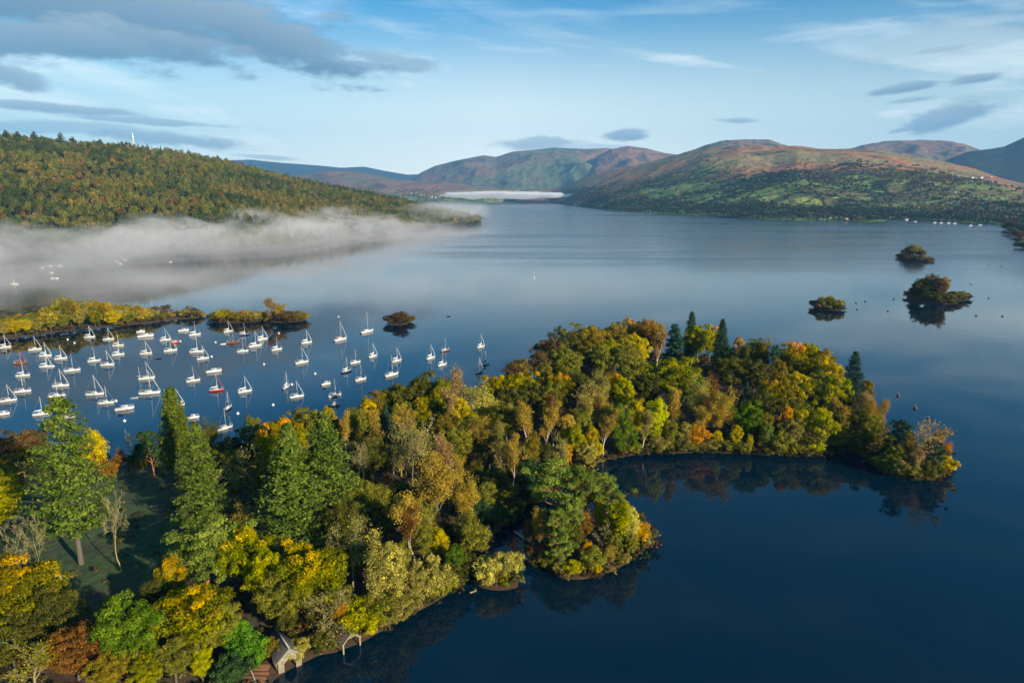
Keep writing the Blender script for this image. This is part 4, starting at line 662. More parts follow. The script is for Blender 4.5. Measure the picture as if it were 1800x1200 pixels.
def ks_rs(X, Y, ft, fu):
    px = RS.u[0] + fu*(RS.u[-1]-RS.u[0]); nz = fbm(X/330, Y/210, 4, 41); n2 = fbm(X/90, Y/60, 3, 43)
    low = np.clip((.19 + .06*np.clip((px-1500)/200, 0, 1.6) + .45*np.clip((1150-px)/110, 0, 1) - ft)/.02, 0, 1)*((nz + .3*n2) > .48)
    belt = (np.abs(nz + .10*n2 - .55) < .030)*(ft < .62)*.9
    patch = (nz > .585)*(ft < .62)*(n2 > .35); lone = .02*(ft < .7)
    big = (px > 1600)*(ft < .42)*(n2 > .42)
    shore = (ft < .018)*.9
    return np.maximum.reduce([low, belt, patch*.9, lone + 0*ft, big*.9, shore])
woods(RS, 120000, ks_rs, 12, 12, 20, 'far_shore_woods', 'dark woods, tree belts and hedgerow trees on the far fell and its shore', 201)
woods(VAL, 30000, lambda X, Y, ft, fu: (fbm(X/260, Y/200, 3, 51) > .40)*.9, 22, 12, 20, 'valley_woods', 'woods on the valley floor at the head of the lake', 202, 14)

# undergrowth on the peninsula and the islets
r = np.random.default_rng(301); Xs = []; Ys = []; Zs = []; Hs = []
for nm, (P, sl, tp, am) in LANDS.items():
    if nm in ('headland_ground',): continue
    P_ = np.array(P); x0, y0 = P_.min(0); x1, y1 = P_.max(0); area = (x1-x0)*(y1-y0); n = int(area*(.9 if nm == 'peninsula_ground' else .5 if nm != 'spit_ground' else .12))
    X, Y = r.uniform(x0, x1, n), r.uniform(y0, y1, n); s = poly_sd(P, X, Y); me_ = np.hypot((X-cx)/42, (Y-cy)/36) if nm == 'peninsula_ground' else X*0+9
    shore = np.exp(-np.maximum(s, 0)/5.0); clear = np.ones(n, bool)
    for q_, rr_ in ((on_z(512, 1180), 4.6), (on_z(619, 1142), 3.2), (on_z(425, 1192), 4.5), (on_z(450, 1195), 3.5)): clear &= np.hypot(X-q_.x, Y-q_.y) > rr_
    keep = clear & (s > -.9) & (r.random(n) < np.where(me_ < 1, .06, .30 + .7*shore)) & (Y > 60) & (X > -330)
    X, Y, s, shore = X[keep], Y[keep], s[keep], shore[keep]; Xs.append(X); Ys.append(Y); Zs.append(np.maximum(land_z(P, X, Y, sl, tp, am), -.1)); Hs.append(.7 + r.random(len(X))*(.8 + 1.6*shore + (1.6 if nm not in ('peninsula_ground', 'pine_islet_ground') else 0)))
X, Y, Z, H = map(np.concatenate, (Xs, Ys, Zs, Hs)); n = len(X); W = H*r.uniform(1.1, 1.9, n); print('under', n)
tab = [(2, (.030, .036, .012)), (2, (.060, .060, .016)), (1.5, (.085, .060, .020)), (1.2, (.13, .10, .022)), (1.0, (.11, .045, .018)), (.6, (.17, .13, .03))]
COL = pick_cols(r, n, tab, X, Y, 1/18.)
mass('undergrowth', X, Y, Z - .15, H, W, COL, np.zeros(n, int), 60, .15, 'brown and olive undergrowth and bracken under the trees and along the shore', r)

# ---------------------------------------------------------------- fog and haze
def vol_box(name, x0, x1, y0, y1, z0, z1, label, loc=(0, 0, 0), rz=0):
    mb = MB(); mb.box(((x0+x1)/2, (y0+y1)/2, (z0+z1)/2), (x1-x0, y1-y0, z1-z0)); m = bpy.data.materials.new(name); m.use_nodes = True; t = NT(m.node_tree); t.n.clear()
    out = t.new('ShaderNodeOutputMaterial'); v = t.new('ShaderNodeVolumePrincipled'); t.l.new(v.outputs[0], out.inputs['Volume']); o = mb.obj(name, m); o.location = loc; o.rotation_euler = (0, 0, rz)
    props(o, label, kind='stuff'); return m, t, v, o
m, t, v, o = vol_box('haze', -14500, 14500, -1800, 16500, -16, 1500, 'thin blue morning haze filling the air over the lake')
v.inputs['Color'].default_value = (.24, .54, .92, 1); v.inputs['Density'].default_value = 5.2e-5; v.inputs['Anisotropy'].default_value = 0.0
A_ = on_z(0, 470); B_2 = on_z(740, 408); dv = (B_2 - A_); ang = math.atan2(dv.y, dv.x)
m, t, v, o = vol_box('fog_bank', -420, 780, -230, 260, .3, 62, 'pale fog bank lying on the water along the foot of the forested hill', (A_.x, A_.y, 0), ang)
tcn = t.new('ShaderNodeTexCoord').outputs['Object']; lx, ly, lz = t.sep(tcn)
n1 = t.noise(t.vm('MULTIPLY', tcn, (1., 1.1, 2.6)), 1/110., 5, .6, .7); n2 = t.noise(t.vm('MULTIPLY', tcn, (1., 1., 1.8)), 1/38., 3, .6)
nn = t.m('ADD', t.m('MULTIPLY', n1, .75), t.m('MULTIPLY', n2, .25))
along = t.m('MULTIPLY', t.ss(lx, 560., 760., 1., 0.), t.ss(lx, -420., 330., .16, 1.0))
acr = t.m('MULTIPLY', t.ss(ly, -225., -60., 0., 1.), t.ss(ly, 150., 255., 1., 0.))
top = t.m('ADD', 8.0, t.m('MULTIPLY', t.m('MULTIPLY', t.ss(nn, .36, .64), 46.0), t.ss(lx, -350., 350., .65, 1.0)))
vert = t.ss(t.m('DIVIDE', lz, top), .70, 1.02, 1., 0.)
den = t.m('MULTIPLY', t.m('MULTIPLY', along, acr), t.m('MULTIPLY', vert, t.ss(nn, .39, .60, .08, 1.0)))
t.put(v.inputs['Density'], t.m('MULTIPLY', den, .0110)); v.inputs['Color'].default_value = (.98, .93, .92, 1)
c0 = at_y(893, 343, 5200)
m, t, v, o = vol_box('valley_fog', -520, 520, -220, 220, -35, 30, 'bright white strip of fog lying over the far head of the lake', (c0.x, c0.y, c0.z))
tcn = t.new('ShaderNodeTexCoord').outputs['Object']; lx, ly, lz = t.sep(tcn); n1 = t.noise(t.vm('MULTIPLY', tcn, (1., 1., 3.)), 1/150., 5, .6)
q = t.m('ADD', t.m('POWER', t.m('DIVIDE', t.m('ABSOLUTE', lx), 500.), 2.5), t.m('POWER', t.m('DIVIDE', t.m('ABSOLUTE', lz), 27.), 2.0)); q = t.m('ADD', q, t.m('MULTIPLY', t.m('SUBTRACT', n1, .5), 3.4))
t.put(v.inputs['Density'], t.m('MULTIPLY', t.ss(q, .45, .9, 1., 0.), .03)); v.inputs['Color'].default_value = (1.0, .99, .98, 1)
c0 = on_z(760, 398)
m, t, v, o = vol_box('hill_mist', -150, 150, -260, 260, .55, 64, 'thin wisp of mist over the wooded point', (c0.x, c0.y + 230, 0))
tcn = t.new('ShaderNodeTexCoord').outputs['Object']; lx, ly, lz = t.sep(tcn); n1 = t.noise(t.vm('MULTIPLY', tcn, (1., 1., 2.)), 1/70., 4, .6)
q = t.m('ADD', t.m('POWER', t.m('DIVIDE', lx, 140.), 2.0), t.m('POWER', t.m('DIVIDE', t.m('SUBTRACT', lz, 26.), 26.), 2.0)); q = t.m('ADD', q, t.m('MULTIPLY', t.m('SUBTRACT', n1, .5), 2.4))
t.put(v.inputs['Density'], t.m('MULTIPLY', t.m('MULTIPLY', t.ss(q, .2, 1.0, 1., 0.), t.ss(t.m('ABSOLUTE', lx), 90., 148., 1., 0.)), t.m('MULTIPLY', t.ss(t.m('ABSOLUTE', ly), 150., 255., 1., 0.), .0022))); v.inputs['Color'].default_value = (.98, .93, .92, 1)
c0 = on_z(400, 520)
m, t, v, o = vol_box('water_mist', -420, 420, -130, 150, .8, 18, 'faint low mist over the water round the spit and the small islets', (c0.x, c0.y, 0))
tcn = t.new('ShaderNodeTexCoord').outputs['Object']; lx, ly, lz = t.sep(tcn); n1 = t.noise(tcn, 1/80., 4, .6)
ed = t.m('MULTIPLY', t.m('MULTIPLY', t.ss(lx, -415., -230., 0., 1.), t.ss(lx, 130., 410., 1., 0.)), t.m('MULTIPLY', t.ss(ly, -125., 10., 0., 1.), t.ss(ly, 30., 145., 1., 0.)))
t.put(v.inputs['Density'], t.m('MULTIPLY', t.m('MULTIPLY', t.ss(n1, .34, .66), ed), t.m('MULTIPLY', t.ss(lz, 5., 17., 1., 0.), .0042))); v.inputs['Color'].default_value = (.98, .92, .90, 1)
# ---------------------------------------------------------------- boats
def gel(name, colr, rough=.25, var=.06): return plain(name, colr, rough, var, .8)
M = {k: gel('paint_' + k, c_) for k, c_ in dict(white=(.70, .69, .65), cream=(.74, .68, .54), red=(.50, .03, .02), navy=(.02, .035, .10), wood=(.22, .085, .03), grey=(.35, .37, .39), blue=(.03, .09, .30), black=(.02, .02, .025)).items()}
M['deck'] = plain('deck_grp', (.62, .62, .60), .6, .08, 3); M['glass'] = plain('dark_window', (.015, .02, .03), .08, .1, 2); M['mast'] = plain('spar_alloy', (.72, .72, .70), .35, .05, 2, .2)
M['varnish'] = plain('spar_varnished', (.45, .22, .07), .35, .2, 4); M['cloth'] = plain('canvas_white', (.74, .73, .70), .8, .1, 3); M['clothblue'] = plain('canvas_blue', (.02, .05, .20), .8, .2, 3)
M['clothnavy'] = plain('canvas_navy', (.018, .022, .05), .8, .2, 3); M['clothred'] = plain('canvas_red', (.45, .03, .04), .8, .2, 3); M['boot'] = plain('antifoul', (.05, .025, .02), .7, .2, 3); M['wire'] = plain('rigging_wire', (.30, .30, .30), .4, .1, 3)
def hull_mesh(name, L, B, F, m, boot=True, bluff=1.0, stripe=None):
    ns = 13; V = []; 
    for i in range(ns):
        s = i/(ns-1); x = -L*.48 + L*s
        b_ = B/2*(max(0, 1-((s-.42)/.58)**2)**(.8*bluff) if s > .42 else 1-.26*((.42-s)/.42)**2); b_ = max(b_, .02); sh = F*(.86+.34*s*s+.06*(1-s)**2); fl = 1-.35*s
        for yy, zz in ((0, -.42*F), (.62*fl, -.28*F), (.90*(1-.12*s), .16*F), (.985, .60*sh), (1.0, sh)): V.append((x + (.04*L*zz/F*s**3), b_*yy, zz if zz < sh else sh))
    V = np.array(V); n = len(V); W = V.copy(); W[:, 1] *= -1; A = np.concatenate([V, W]); F4 = []
    for i in range(ns-1):
        for j in range(4):
            a = i*5+j; F4.append((a, a+5, a+6, a+1)); F4.append((n+a, n+a+1, n+a+6, n+a+5))
    for j in range(4): F4.append((j, j+1, n+j+1, n+j))
    e = (ns-1)*5
    for j in range(4): F4.append((e+j, n+e+j, n+e+j+1, e+j+1))
    me = mesh_np(name, A, np.array(F4), m, smooth=False); me.materials.append(M['boot'])
    for p in me.polygons:
        if boot and all(A[v][2] < .17*F for v in p.vertices): p.material_index = 1
        p.use_smooth = True
    top = [(V[i*5+4][0], V[i*5+4][1], V[i*5+4][2]) for i in range(ns)]; return me, top
def deck_obj(top, m, par, inset=.94):
    ns = len(top); V = []; 
    for x, y, z in top: V += [(x, y*inset, z+.006), (x, 0, z+.05), (x, -y*inset, z+.006)]
    F_ = []
    for i in range(ns-1): a = i*3; F_ += [(a, a+1, a+4, a+3), (a+1, a+2, a+5, a+4)]
    return obj('deck', mesh_np('deck', V, np.array(F_), m, smooth=True), par)
SP_CACHE = {}
def sail_parts(L, hull, cover, genoa, two, wood):
    """meshes of one kind of yacht, built once and shared"""
    key = (round(L), hull, cover, genoa, two, wood)
    if key in SP_CACHE: return SP_CACHE[key]
    L0 = float(round(L)); B, F = L0*.31, L0*.095 + .12; P = {}; me, top = hull_mesh('hull', L0, B, F, M[hull]); P['hull'] = me; P['top'] = top
    mt = M['varnish' if wood else 'mast']; H = L0*1.28; mx = L0*.10; z0 = F*.95
    mb = MB(); mb.box((-L0*.02, 0, z0+.20*F+.05), (L0*.40, B*.56, .45*F+.1), 0, .82); mb.box((-L0*.02, 0, z0+.43*F+.14), (L0*.30, B*.38, .10), 0, .8); P['cabin'] = mb.mesh('cabin', M['wood' if wood else 'white'])
    mb = MB(); zc = z0+.22*F+.07
    for s in (-1, 1): mb.box((-L0*.03, s*B*.262, zc), (L0*.27, .03, .17*F+.04))
    P['window'] = mb.mesh('window', M['glass'])
    mb = MB(); mb.box((-L0*.33, 0, z0+.05), (L0*.20, B*.42, .06)); P['cockpit'] = mb.mesh('cockpit', M['grey'])
    mb = MB(); mb.tube([(mx, 0, z0), (mx-.02*L0, 0, H*.6), (mx-.035*L0, 0, H)], [.065, .055, .04], 6); P['mast'] = mb.mesh('mast', mt)
    mb = MB()
    for f in (.45, .72): mb.tube([(mx-.02*L0, -B*.28, H*f), (mx-.02*L0, B*.28, H*f)], .025, 4)
    P['spreader'] = mb.mesh('spreader', mt)
    bz = z0 + .9; mb = MB(); mb.tube([(mx-.1, 0, bz), (-L0*.33, 0, bz-.05)], .06, 6); P['boom'] = mb.mesh('boom', mt)
    if cover:
        mb = MB(); mb.tube([(mx+.05, 0, bz+.75), (mx-.15, 0, bz+.30), (mx-L0*.18, 0, bz+.16), (-L0*.34, 0, bz+.08)], [.10, .21, .17, .09], 8); P['sail_cover'] = mb.mesh('sail_cover', M[cover], True)
    if genoa:
        bow = top[-1]; mb = MB(); a = np.array([bow[0]-.12, 0, bow[2]+.15]); b_ = np.array([mx-.03*L0, 0, H*.95]); mb.tube([a, a+(b_-a)*.25, a+(b_-a)*.8, b_], [.035, .075, .045, .025], 6); P['furled_sail'] = mb.mesh('furled_sail', M[genoa])
    mb = MB(); tp = (mx-.033*L0, 0, H*.98); mb.tube([tp, (top[0][0]+.05, 0, top[0][2])], .022, 3)
    if not genoa: mb.tube([tp, (top[-1][0]-.1, 0, top[-1][2])], .022, 3)
    for s in (-1, 1): mb.tube([tp, (mx-.02*L0, s*B*.28, H*.72), (mx-.2, s*B*.46, z0)], .02, 3)
    P['rigging'] = mb.mesh('rigging', M['wire'])
    mb = MB(); bx = top[-1][0]-.1; bz_ = top[-1][2]
    mb.tube([(bx-.9, B*.20, bz_), (bx-.8, B*.20, bz_+.55), (bx, 0, bz_+.6), (bx-.8, -B*.20, bz_+.55), (bx-.9, -B*.20, bz_)], .025, 4); sx = top[0][0]+.1; P['bow_rail'] = mb.mesh('bow_rail', M['mast']); mb = MB()
    mb.tube([(sx+.6, B*.33, z0), (sx+.5, B*.33, z0+.55), (sx, B*.25, z0+.55), (sx, -B*.25, z0+.55), (sx+.5, -B*.33, z0+.55), (sx+.6, -B*.33, z0)], .025, 4); P['stern_rail'] = mb.mesh('stern_rail', M['mast'])
    if two:
        mb = MB(); mb.tube([(-L0*.38, 0, z0), (-L0*.39, 0, H*.72)], [.07, .04], 6); mb.tube([(-L0*.38, 0, bz), (-L0*.55, 0, bz)], .05, 5); P['mizzen_mast'] = mb.mesh('mizzen_mast', mt)
    SP_CACHE[key] = P; return P
BOATS = []
def yaw_at(px, py): return R(18 + 34*np.clip((px-250)/450, 0, 1) + random.uniform(-10, 10))
def size_of(px, py, lp, yaw):
    p = on_z(px, py); d = p.y*math.cos(PITCH) + (CAM_H)*math.sin(PITCH); ap = abs(math.cos(yaw) - math.sin(yaw)*p.x/p.y*.9); return p, lp*d/1200/max(ap, .3)
def register(root, words_, cat, group, p, own): BOATS.append(dict(o=root, words=words_, cat=cat, group=group, x=p.x, y=p.y, own=own))
def sailboat(px, py, lp, hull='white', cover='cloth', genoa='cloth', own=None, yaw=None, two=False, wood=False, words_=None):
    yaw = yaw_at(px, py) if yaw is None else R(yaw); p, L = size_of(px, py + 1, lp, yaw); L = min(max(L*.92, 4.8), 10.5); genoa = genoa if (genoa != 'cloth' or px % 3 > .9) else None; P = sail_parts(L, hull, cover, genoa, two, wood); s = L/float(round(L))
    root = empty('sailing_boat', (p.x, p.y, 0), yaw, s); 
    for k, me in P.items():
        if k != 'top': obj(k, me, root)
    deck_obj(P['top'], M['wood' if wood else 'deck'], root)
    cn = {'cloth': 'white', 'clothblue': 'blue', 'clothnavy': 'dark', 'clothred': 'red'}
    w_ = words_ or ('white' if hull == 'white' else {'cream': 'cream', 'navy': 'dark blue hulled', 'red': 'red', 'wood': 'brown wooden', 'grey': 'grey'}[hull]) + ' sailing boat' + (' with %s cover' % cn[cover] if cover in ('clothnavy', 'clothblue', 'clothred') else '')
    register(root, w_, 'sailing boat', 'sailing boats moored in the bay', p, own)
def motorboat(px, py, lp, own=None, canvas=None, yaw=None, stripe=False, hull='white', words_='white motorboat', Lm=None, group='motorboats moored in the bay'):
    yaw = yaw_at(px, py) if yaw is None else R(yaw); p, L = size_of(px, py + 1, lp, yaw); L = Lm or min(max(L, 3.5), 10); B, F = L*.36, L*.11 + .25
    root = empty('motorboat', (p.x, p.y, 0), yaw); me, top = hull_mesh('hull', L, B, F, M[hull], True, .8); obj('hull', me, root); deck_obj(top, M['deck'], root)
    MB().box((L*.04, 0, F*1.02+.34), (L*.42, B*.74, .70), 0, .78).obj('cabin', M['white'], root)
    mb = MB(); mb.box((L*.225, 0, F*1.02+.42), (.05, B*.60, .42)); [mb.box((L*.04, s*B*.345, F*1.02+.44), (L*.30, .04, .30)) for s in (-1, 1)]; mb.obj('window', M['glass'], root)
    MB().box((-L*.33, 0, F*.97+.04), (L*.26, B*.66, .07)).obj('cockpit', M['grey'], root)
    if canvas: mb = MB(); mb.box((-L*.20, 0, F*1.02+1.05), (L*.30, B*.72, .42), 0, .8); mb.obj('canopy', M[canvas], root)
    if stripe: mb = MB(); [mb.box((-L*.06, s*B*.492, F*.62), (L*.62, .03, .16*F)) for s in (-1, 1)]; mb.obj('stripe', M['navy'], root)
    mb = MB(); bx = top[-1][0]; bz = top[-1][2]; mb.tube([(L*.1, B*.46, bz*.9), (L*.1, B*.46, bz*.9+.5), (bx-.15, .05, bz+.5), (L*.1, -B*.46, bz*.9+.5), (L*.1, -B*.46, bz*.9)], .03, 4); mb.obj('rail', M['mast'], root)
    MB().box((-L*.50, 0, F*.75), (.35, .30, .6), 0, .8).obj('outboard', M['black'], root)
    register(root, words_, 'motorboat', group, p, own)
def dinghy(px, py, lp, own=None, hull='white', words_='small white dinghy', yaw=None):
    yaw = yaw_at(px, py) if yaw is None else R(yaw); p, L = size_of(px, py, lp, yaw); L = min(max(L, 2.4), 4.5); root = empty('dinghy', (p.x, p.y, 0), yaw)
    me, top = hull_mesh('hull', L, L*.42, .42, M[hull], False, .7); obj('hull', me, root); deck_obj(top, M['grey'], root, .86)
    mb = MB(); [mb.box((L*f, 0, .44), (.22, L*.34, .05)) for f in (-.25, .05)]; mb.obj('seat', M['wood'], root); register(root, words_, 'dinghy', 'dinghies among the moored boats', p, own)
CN, CB, CR = 'clothnavy', 'clothblue', 'clothred'
for row in [(8, 610, 24), (61, 614, 25, 'white', CN), (79, 625, 24), (106, 630, 23, 'cream'), (39.5, 660, 23), (80, 644, 23), (126, 651, 31, 'white', CN), (106, 678, 31, 'white', CN), (39, 688, 32, 'white', CN), (99, 696, 32, 'white', CB), (14, 704, 28, 'white', CN),
            (72, 728, 16), (157, 592, 18), (190, 596, 20, 'white', CN), (207, 607, 19, 'cream'), (207, 623, 18), (165, 634, 23), (188, 641, 26, 'white', CN), (166, 693, 34, 'white', CN), (186, 708, 29, 'white', CN), (256, 621, 20), (290, 597, 17), (299, 616, 25, 'white', CN), (342, 588, 22), (345, 618, 27), (356, 630, 23, 'white', CN),
            (339, 669, 25), (430, 688, 14), (401, 582, 16), (429, 588, 18, 'navy', 'cloth'), (426, 617, 21, 'white', CN, CR), (448, 608, 25), (461, 596, 20), (486, 614, 20), (538.5, 602, 20), (530, 637, 25, 'white', CN), (655.5, 626, 16), (624, 637, 18, 'white', CN),
            (633.5, 667, 18, 'white', CN), (688, 659, 25, 'white', CN, None), (697, 634, 13), (757, 629, 16), (777, 641, 16), (845, 609, 14), (852.6, 640, 12, 'white', CN), (842.5, 654, 14, 'white', CN), (521, 697, 20, 'white', CN)]: sailboat(*row)
sailboat(257, 665, 31, 'white', CN, 'cloth', 'white two-masted yacht lying just above the biggest white yacht', two=True)
sailboat(262, 691, 40, 'white', CN, 'cloth', 'biggest white yacht with a dark boom cover, left of the cone-shaped conifer')
sailboat(380, 686, 20, 'red', 'cloth', CR, 'sailing boat with bright red hull and red furled sail')
sailboat(35, 638, 18, 'wood', 'clothred', 'clothred', 'brown wooden sailing boat in the dark reflection near the left edge', wood=True)
sailboat(409, 602, 25, 'wood', CB, None, 'brown wooden yacht with a bright blue boom cover and white tender', wood=True)
sailboat(598, 597, 23, 'white', CR, 'cloth', 'white sailing boat with a red boom cover out in open water')
sailboat(645, 583, 23, 'white', CN, None, 'white sailing boat farthest out, left of the misty islet')
sailboat(609, 653, 14, 'navy', 'cloth', None, 'small sailing boat with dark blue hull in open water'); sailboat(782, 616, 14, 'wood', None, None, 'small reddish-brown sailing boat with a thin mast')
sailboat(503.6, 680.5, 10, 'grey', 'cloth', None, 'small grey sailing boat with its stern to the view', yaw=80); sailboat(401, 718, 10, 'navy', CN, None, 'small dark blue hulled boat seen end on above the bare shore trees', yaw=86)
sailboat(395, 753, 14, 'white', CN, None, 'small white sailing boat closest to the peninsula shore', yaw=50); sailboat(25, 499, 15, 'white', 'cloth', None, 'lone white sailing boat in the fog at the left edge', yaw=10)
sailboat(588, 695.5, 24, 'white', CN, None, 'long white boat with a dark cockpit cover near the shore trees'); sailboat(310, 712, 24, 'white', 'cloth', 'cloth', 'white sailing boat half hidden behind the cone-shaped conifer')
motorboat(218, 719, 33, 'white motor cruiser with blue canopy and blue side stripe', CB, stripe=True); motorboat(247, 583, 15, 'smaller of two white motorboats lying close together by the spit'); motorboat(255, 591, 28, 'larger of two white motorboats lying close together by the spit')
motorboat(322, 581, 19, 'white motorboat with red trim near the end of the spit', None); motorboat(375, 653, 27, 'long white motorboat without a mast beside the red sailing boat'); motorboat(5, 728, 16, 'white motorboat cut by the left edge above the brown tree'); motorboat(120, 734, 10, 'small white motorboat behind the very tall conifer')
motorboat(307, 602, 14, 'small bright red motorboat among the white yachts', hull='red', canvas=CR); motorboat(588, 712, 15, 'small white motorboat partly hidden by the shore trees'); motorboat(339, 734, 12, 'small white motorboat behind the fir tips'); motorboat(572.5, 675, 13, 'white motorboat with a blue canopy in open water', CB, hull='white')
dinghy(236, 700, 8, 'grey dinghy beside the biggest white yacht', 'grey'); dinghy(392, 605, 8, 'small white tender beside the brown wooden yacht'); dinghy(788, 556, 6, 'tiny dark rowing boat alone on the open lake', 'black', yaw=0); dinghy(278, 630, 6, 'small black and white dinghy between the yachts', 'black')
for px, py, lp in [(88, 467, 8), (74, 470, 8), (105, 467, 10), (90, 479, 6), (92, 489, 4), (99, 489, 4)]: motorboat(px, py, lp, None, yaw=12, words_='white motorboat in the near fog', group='boats lying in the fog')
for px, py, lp in [(210, 463, 8), (219, 456, 9), (205, 459, 6), (299, 460, 6)]: motorboat(px, py, lp, None, yaw=-10, words_='white motorboat deep in the fog', group='boats lying in the fog')
for px, py in [(1608, 389), (1643, 391), (1654, 391.5), (1667, 391.5), (1678, 392.5), (1706, 396), (1722, 395)]:
    if px in (1608, 1722): motorboat(px, py, 6, None, yaw=0, words_='white motorboat off the far right shore', Lm=9, group='boats moored off the far shore')
    else: sailboat(px, py, 7, yaw=10 + px % 7, words_='white sailing boat off the far right shore'); BOATS[-1]['group'] = 'boats moored off the far shore'
sailboat(939, 489, 3, 'white', 'cloth', None, 'lone white sailing boat in the middle of the open lake', yaw=80)

# mooring buoys
BUOYS = []
def buoy_mesh(m):
    V = []; F3 = []; mb = MB(); nr, nsg = 7, 10
    for i in range(nr+1):
        th = math.pi*i/nr
        for j in range(nsg): a = 2*math.pi*j/nsg; V.append((.48*math.sin(th)*math.cos(a), .48*math.sin(th)*math.sin(a), .12 + .42*math.cos(th)))
    F4 = [(i*nsg+j, i*nsg+(j+1) % nsg, (i+1)*nsg+(j+1) % nsg, (i+1)*nsg+j) for i in range(nr) for j in range(nsg)]; mb.add(V, F4); return mb.mesh('float', m, True)
bw, bd = buoy_mesh(M['white']), buoy_mesh(plain('buoy_dark', (.10, .03, .04), .5)); ring = MB().tube([(0, 0, .5), (0, 0, .78)], .05, 5).tube([(-.12, 0, .78), (.12, 0, .78), (.12, 0, .92), (-.12, 0, .92), (-.12, 0, .78)], .03, 4).mesh('mooring_ring', M['wire'])
for lst, me, w_, grp in (([(119, 597), (131, 603), (372, 627), (379, 602), (418, 727), (464, 640.5), (554, 657), (480, 712), (420, 686), (513, 676), (490, 586), (94, 644), (317, 600), (219, 740), (204, 705), (319, 707), (595, 557)], bw, 'white mooring buoy', 'white mooring buoys between the boats'),
        ([(1534, 678), (1579, 696), (1609, 718), (1632, 738), (1561, 547), (1716, 555), (1521, 530), (1505, 533), (1507, 544), (1571, 526), (1762, 556), (1738, 466), (1761, 468), (1738, 524), (1707, 500), (1590, 512)], bd, 'dark mooring buoy', 'dark mooring buoys on the open lake at the right')):
    for px, py in lst:
        p = on_z(px, py); root = empty('mooring_buoy', (p.x, p.y, 0), 0, 1.0 if me is bw else 1.3); obj('float', me, root); obj('mooring_ring', ring, root); BUOYS.append(dict(o=root, words=w_, cat='buoy', group=grp, x=p.x, y=p.y, own=None, w=me is bw))

# ---------------------------------------------------------------- buildings
def proj(p):
    d = Vector(p) - Vector((0, 0, CAM_H)); cp, sp = math.cos(PITCH), math.sin(PITCH); f = d.y*cp - d.z*sp; u = d.y*sp + d.z*cp; return 900 + 1200*d.x/f, 600 - 1200*u/f
def on_loft(L, px, py):
    best = None; ft = np.linspace(0, 1, 200); fu = (px - L.u[0])/(L.u[-1]-L.u[0])
    for k in range(3):
        X, Y, Z = L.sample(np.full(200, fu), ft); q = np.array([proj(v) for v in zip(X, Y, Z)]); i = int(np.argmin(np.abs(q[:, 1]-py))); fu = min(max(fu + (px - q[i, 0])/(L.u[-1]-L.u[0]), 0), 1)
    return Vector((X[i], Y[i], Z[i]))
m_render, m_slate, m_stone = plain('wall_white_render', (.78, .76, .70), .8, .06, .5), plain('roof_slate', (.09, .09, .10), .7, .2, 1), None
def house(p, s, rz, label, wall=None, cat='house'):
    root = empty('house', (p.x, p.y, p.z - .5), rz); root['label'] = label; root['category'] = cat; root['group'] = 'houses scattered along the far shore and fells'
    w_, d_, h = 13*s, 8*s, 5.5*s; MB().box((0, 0, h/2), (w_, d_, h)).obj('wall', wall or m_render, root)
    V = [(-w_/2-.4, -d_/2-.5, h-.2), (w_/2+.4, -d_/2-.5, h-.2), (w_/2+.4, d_/2+.5, h-.2), (-w_/2-.4, d_/2+.5, h-.2), (-w_/2-.4, 0, h+3*s), (w_/2+.4, 0, h+3*s)]
    mb = MB(); mb.add(V, [(0, 1, 5, 4), (3, 4, 5, 2)]); mb.add(np.array(V), [(0, 4, 3), (1, 2, 5)]); rf = mb.obj('roof', m_slate, root); MB().box((w_*.36, 0, h+3.2*s), (1.1*s, 1.1*s, 2.0*s)).obj('chimney', m_stone_far, rf)
    for i in range(3): MB().box((-w_*.33 + i*w_*.33, -d_/2-.03, h*.55), (1.6*s, .08, 2.0*s)).obj('window', M['glass'], root)
    return root
m_stone_far = plain('wall_grey_stone', (.30, .28, .25), .9, .2, 1.5)
HS = [(1028, 346, 1.2, 'white house beside a small green field near the head of the lake'), (1098, 369, 1.0, 'lone white boathouse at the water line of the far shore'), (1345, 365, 1.1, 'left one of two pale houses close together in the shore woods'), (1366, 364.5, 1.25, 'right one of two pale houses close together, sunlit white'),
      (1266, 340, 1.1, 'small white farmhouse in the trees on the lower fell'), (1304, 321, 1.0, 'white cottage among dark trees on the middle fell'), (1682, 312, 1.2, 'leftmost white house of the hillside village'), (1690, 313, 1.0, 'second white house from left in the hillside village'), (1708, 313.5, 1.1, 'white house in the middle of the hillside village'), (1713, 314.5, .9, 'small white house touching the middle house of the village'),
      (1724, 313.5, 1.2, 'white house toward the right end of the village'), (1741, 312, 1.0, 'rightmost white house of the hillside village'), (1632, 326, 1.2, 'grey-white farm among the green fields right of centre'), (1678, 340, .9, 'white cottage at the upper edge of the dark woods'), (1684, 358, .9, 'tiny white lodge below the smooth green field'),
      (1486, 386.5, .95, 'orange-lit boathouse on the far shore with its own reflection'), (1456, 383, 1.1, 'grey-white villa on the wooded point by the far shore'), (1444, 386, .8, 'pale jetty house at the water left of the villa'), (1514, 383, .9, 'white boathouse right of the orange-lit one'), (1592, 387.5, .8, 'low white boat shed left of the far moored boats')]
for px, py, s, lb in HS:
    p = on_loft(RS, px, py); house(p, s, random.uniform(-.5, .3), lb, plain('wall_orange_light_tint', (.72, .42, .22), .8, .1, .5) if 'orange' in lb else None, 'boathouse' if 'boathouse' in lb else 'house')  # orange light falling on the walls is painted into their colour
for px, py, s, lb in [(722, 341, 1.4, 'highest white house left of the fog strip'), (739, 343, 1.3, 'second white house from left near the lake head'), (759, 347, 1.2, 'left house of the low white pair near the lake head'), (765, 347.5, 1.0, 'right house of the low white pair near the lake head'), (786, 347, 1.1, 'white house nearest the left end of the fog strip')]:
    house(on_loft(VAL, px, py), s*1.2, random.uniform(-.3, .3), lb)
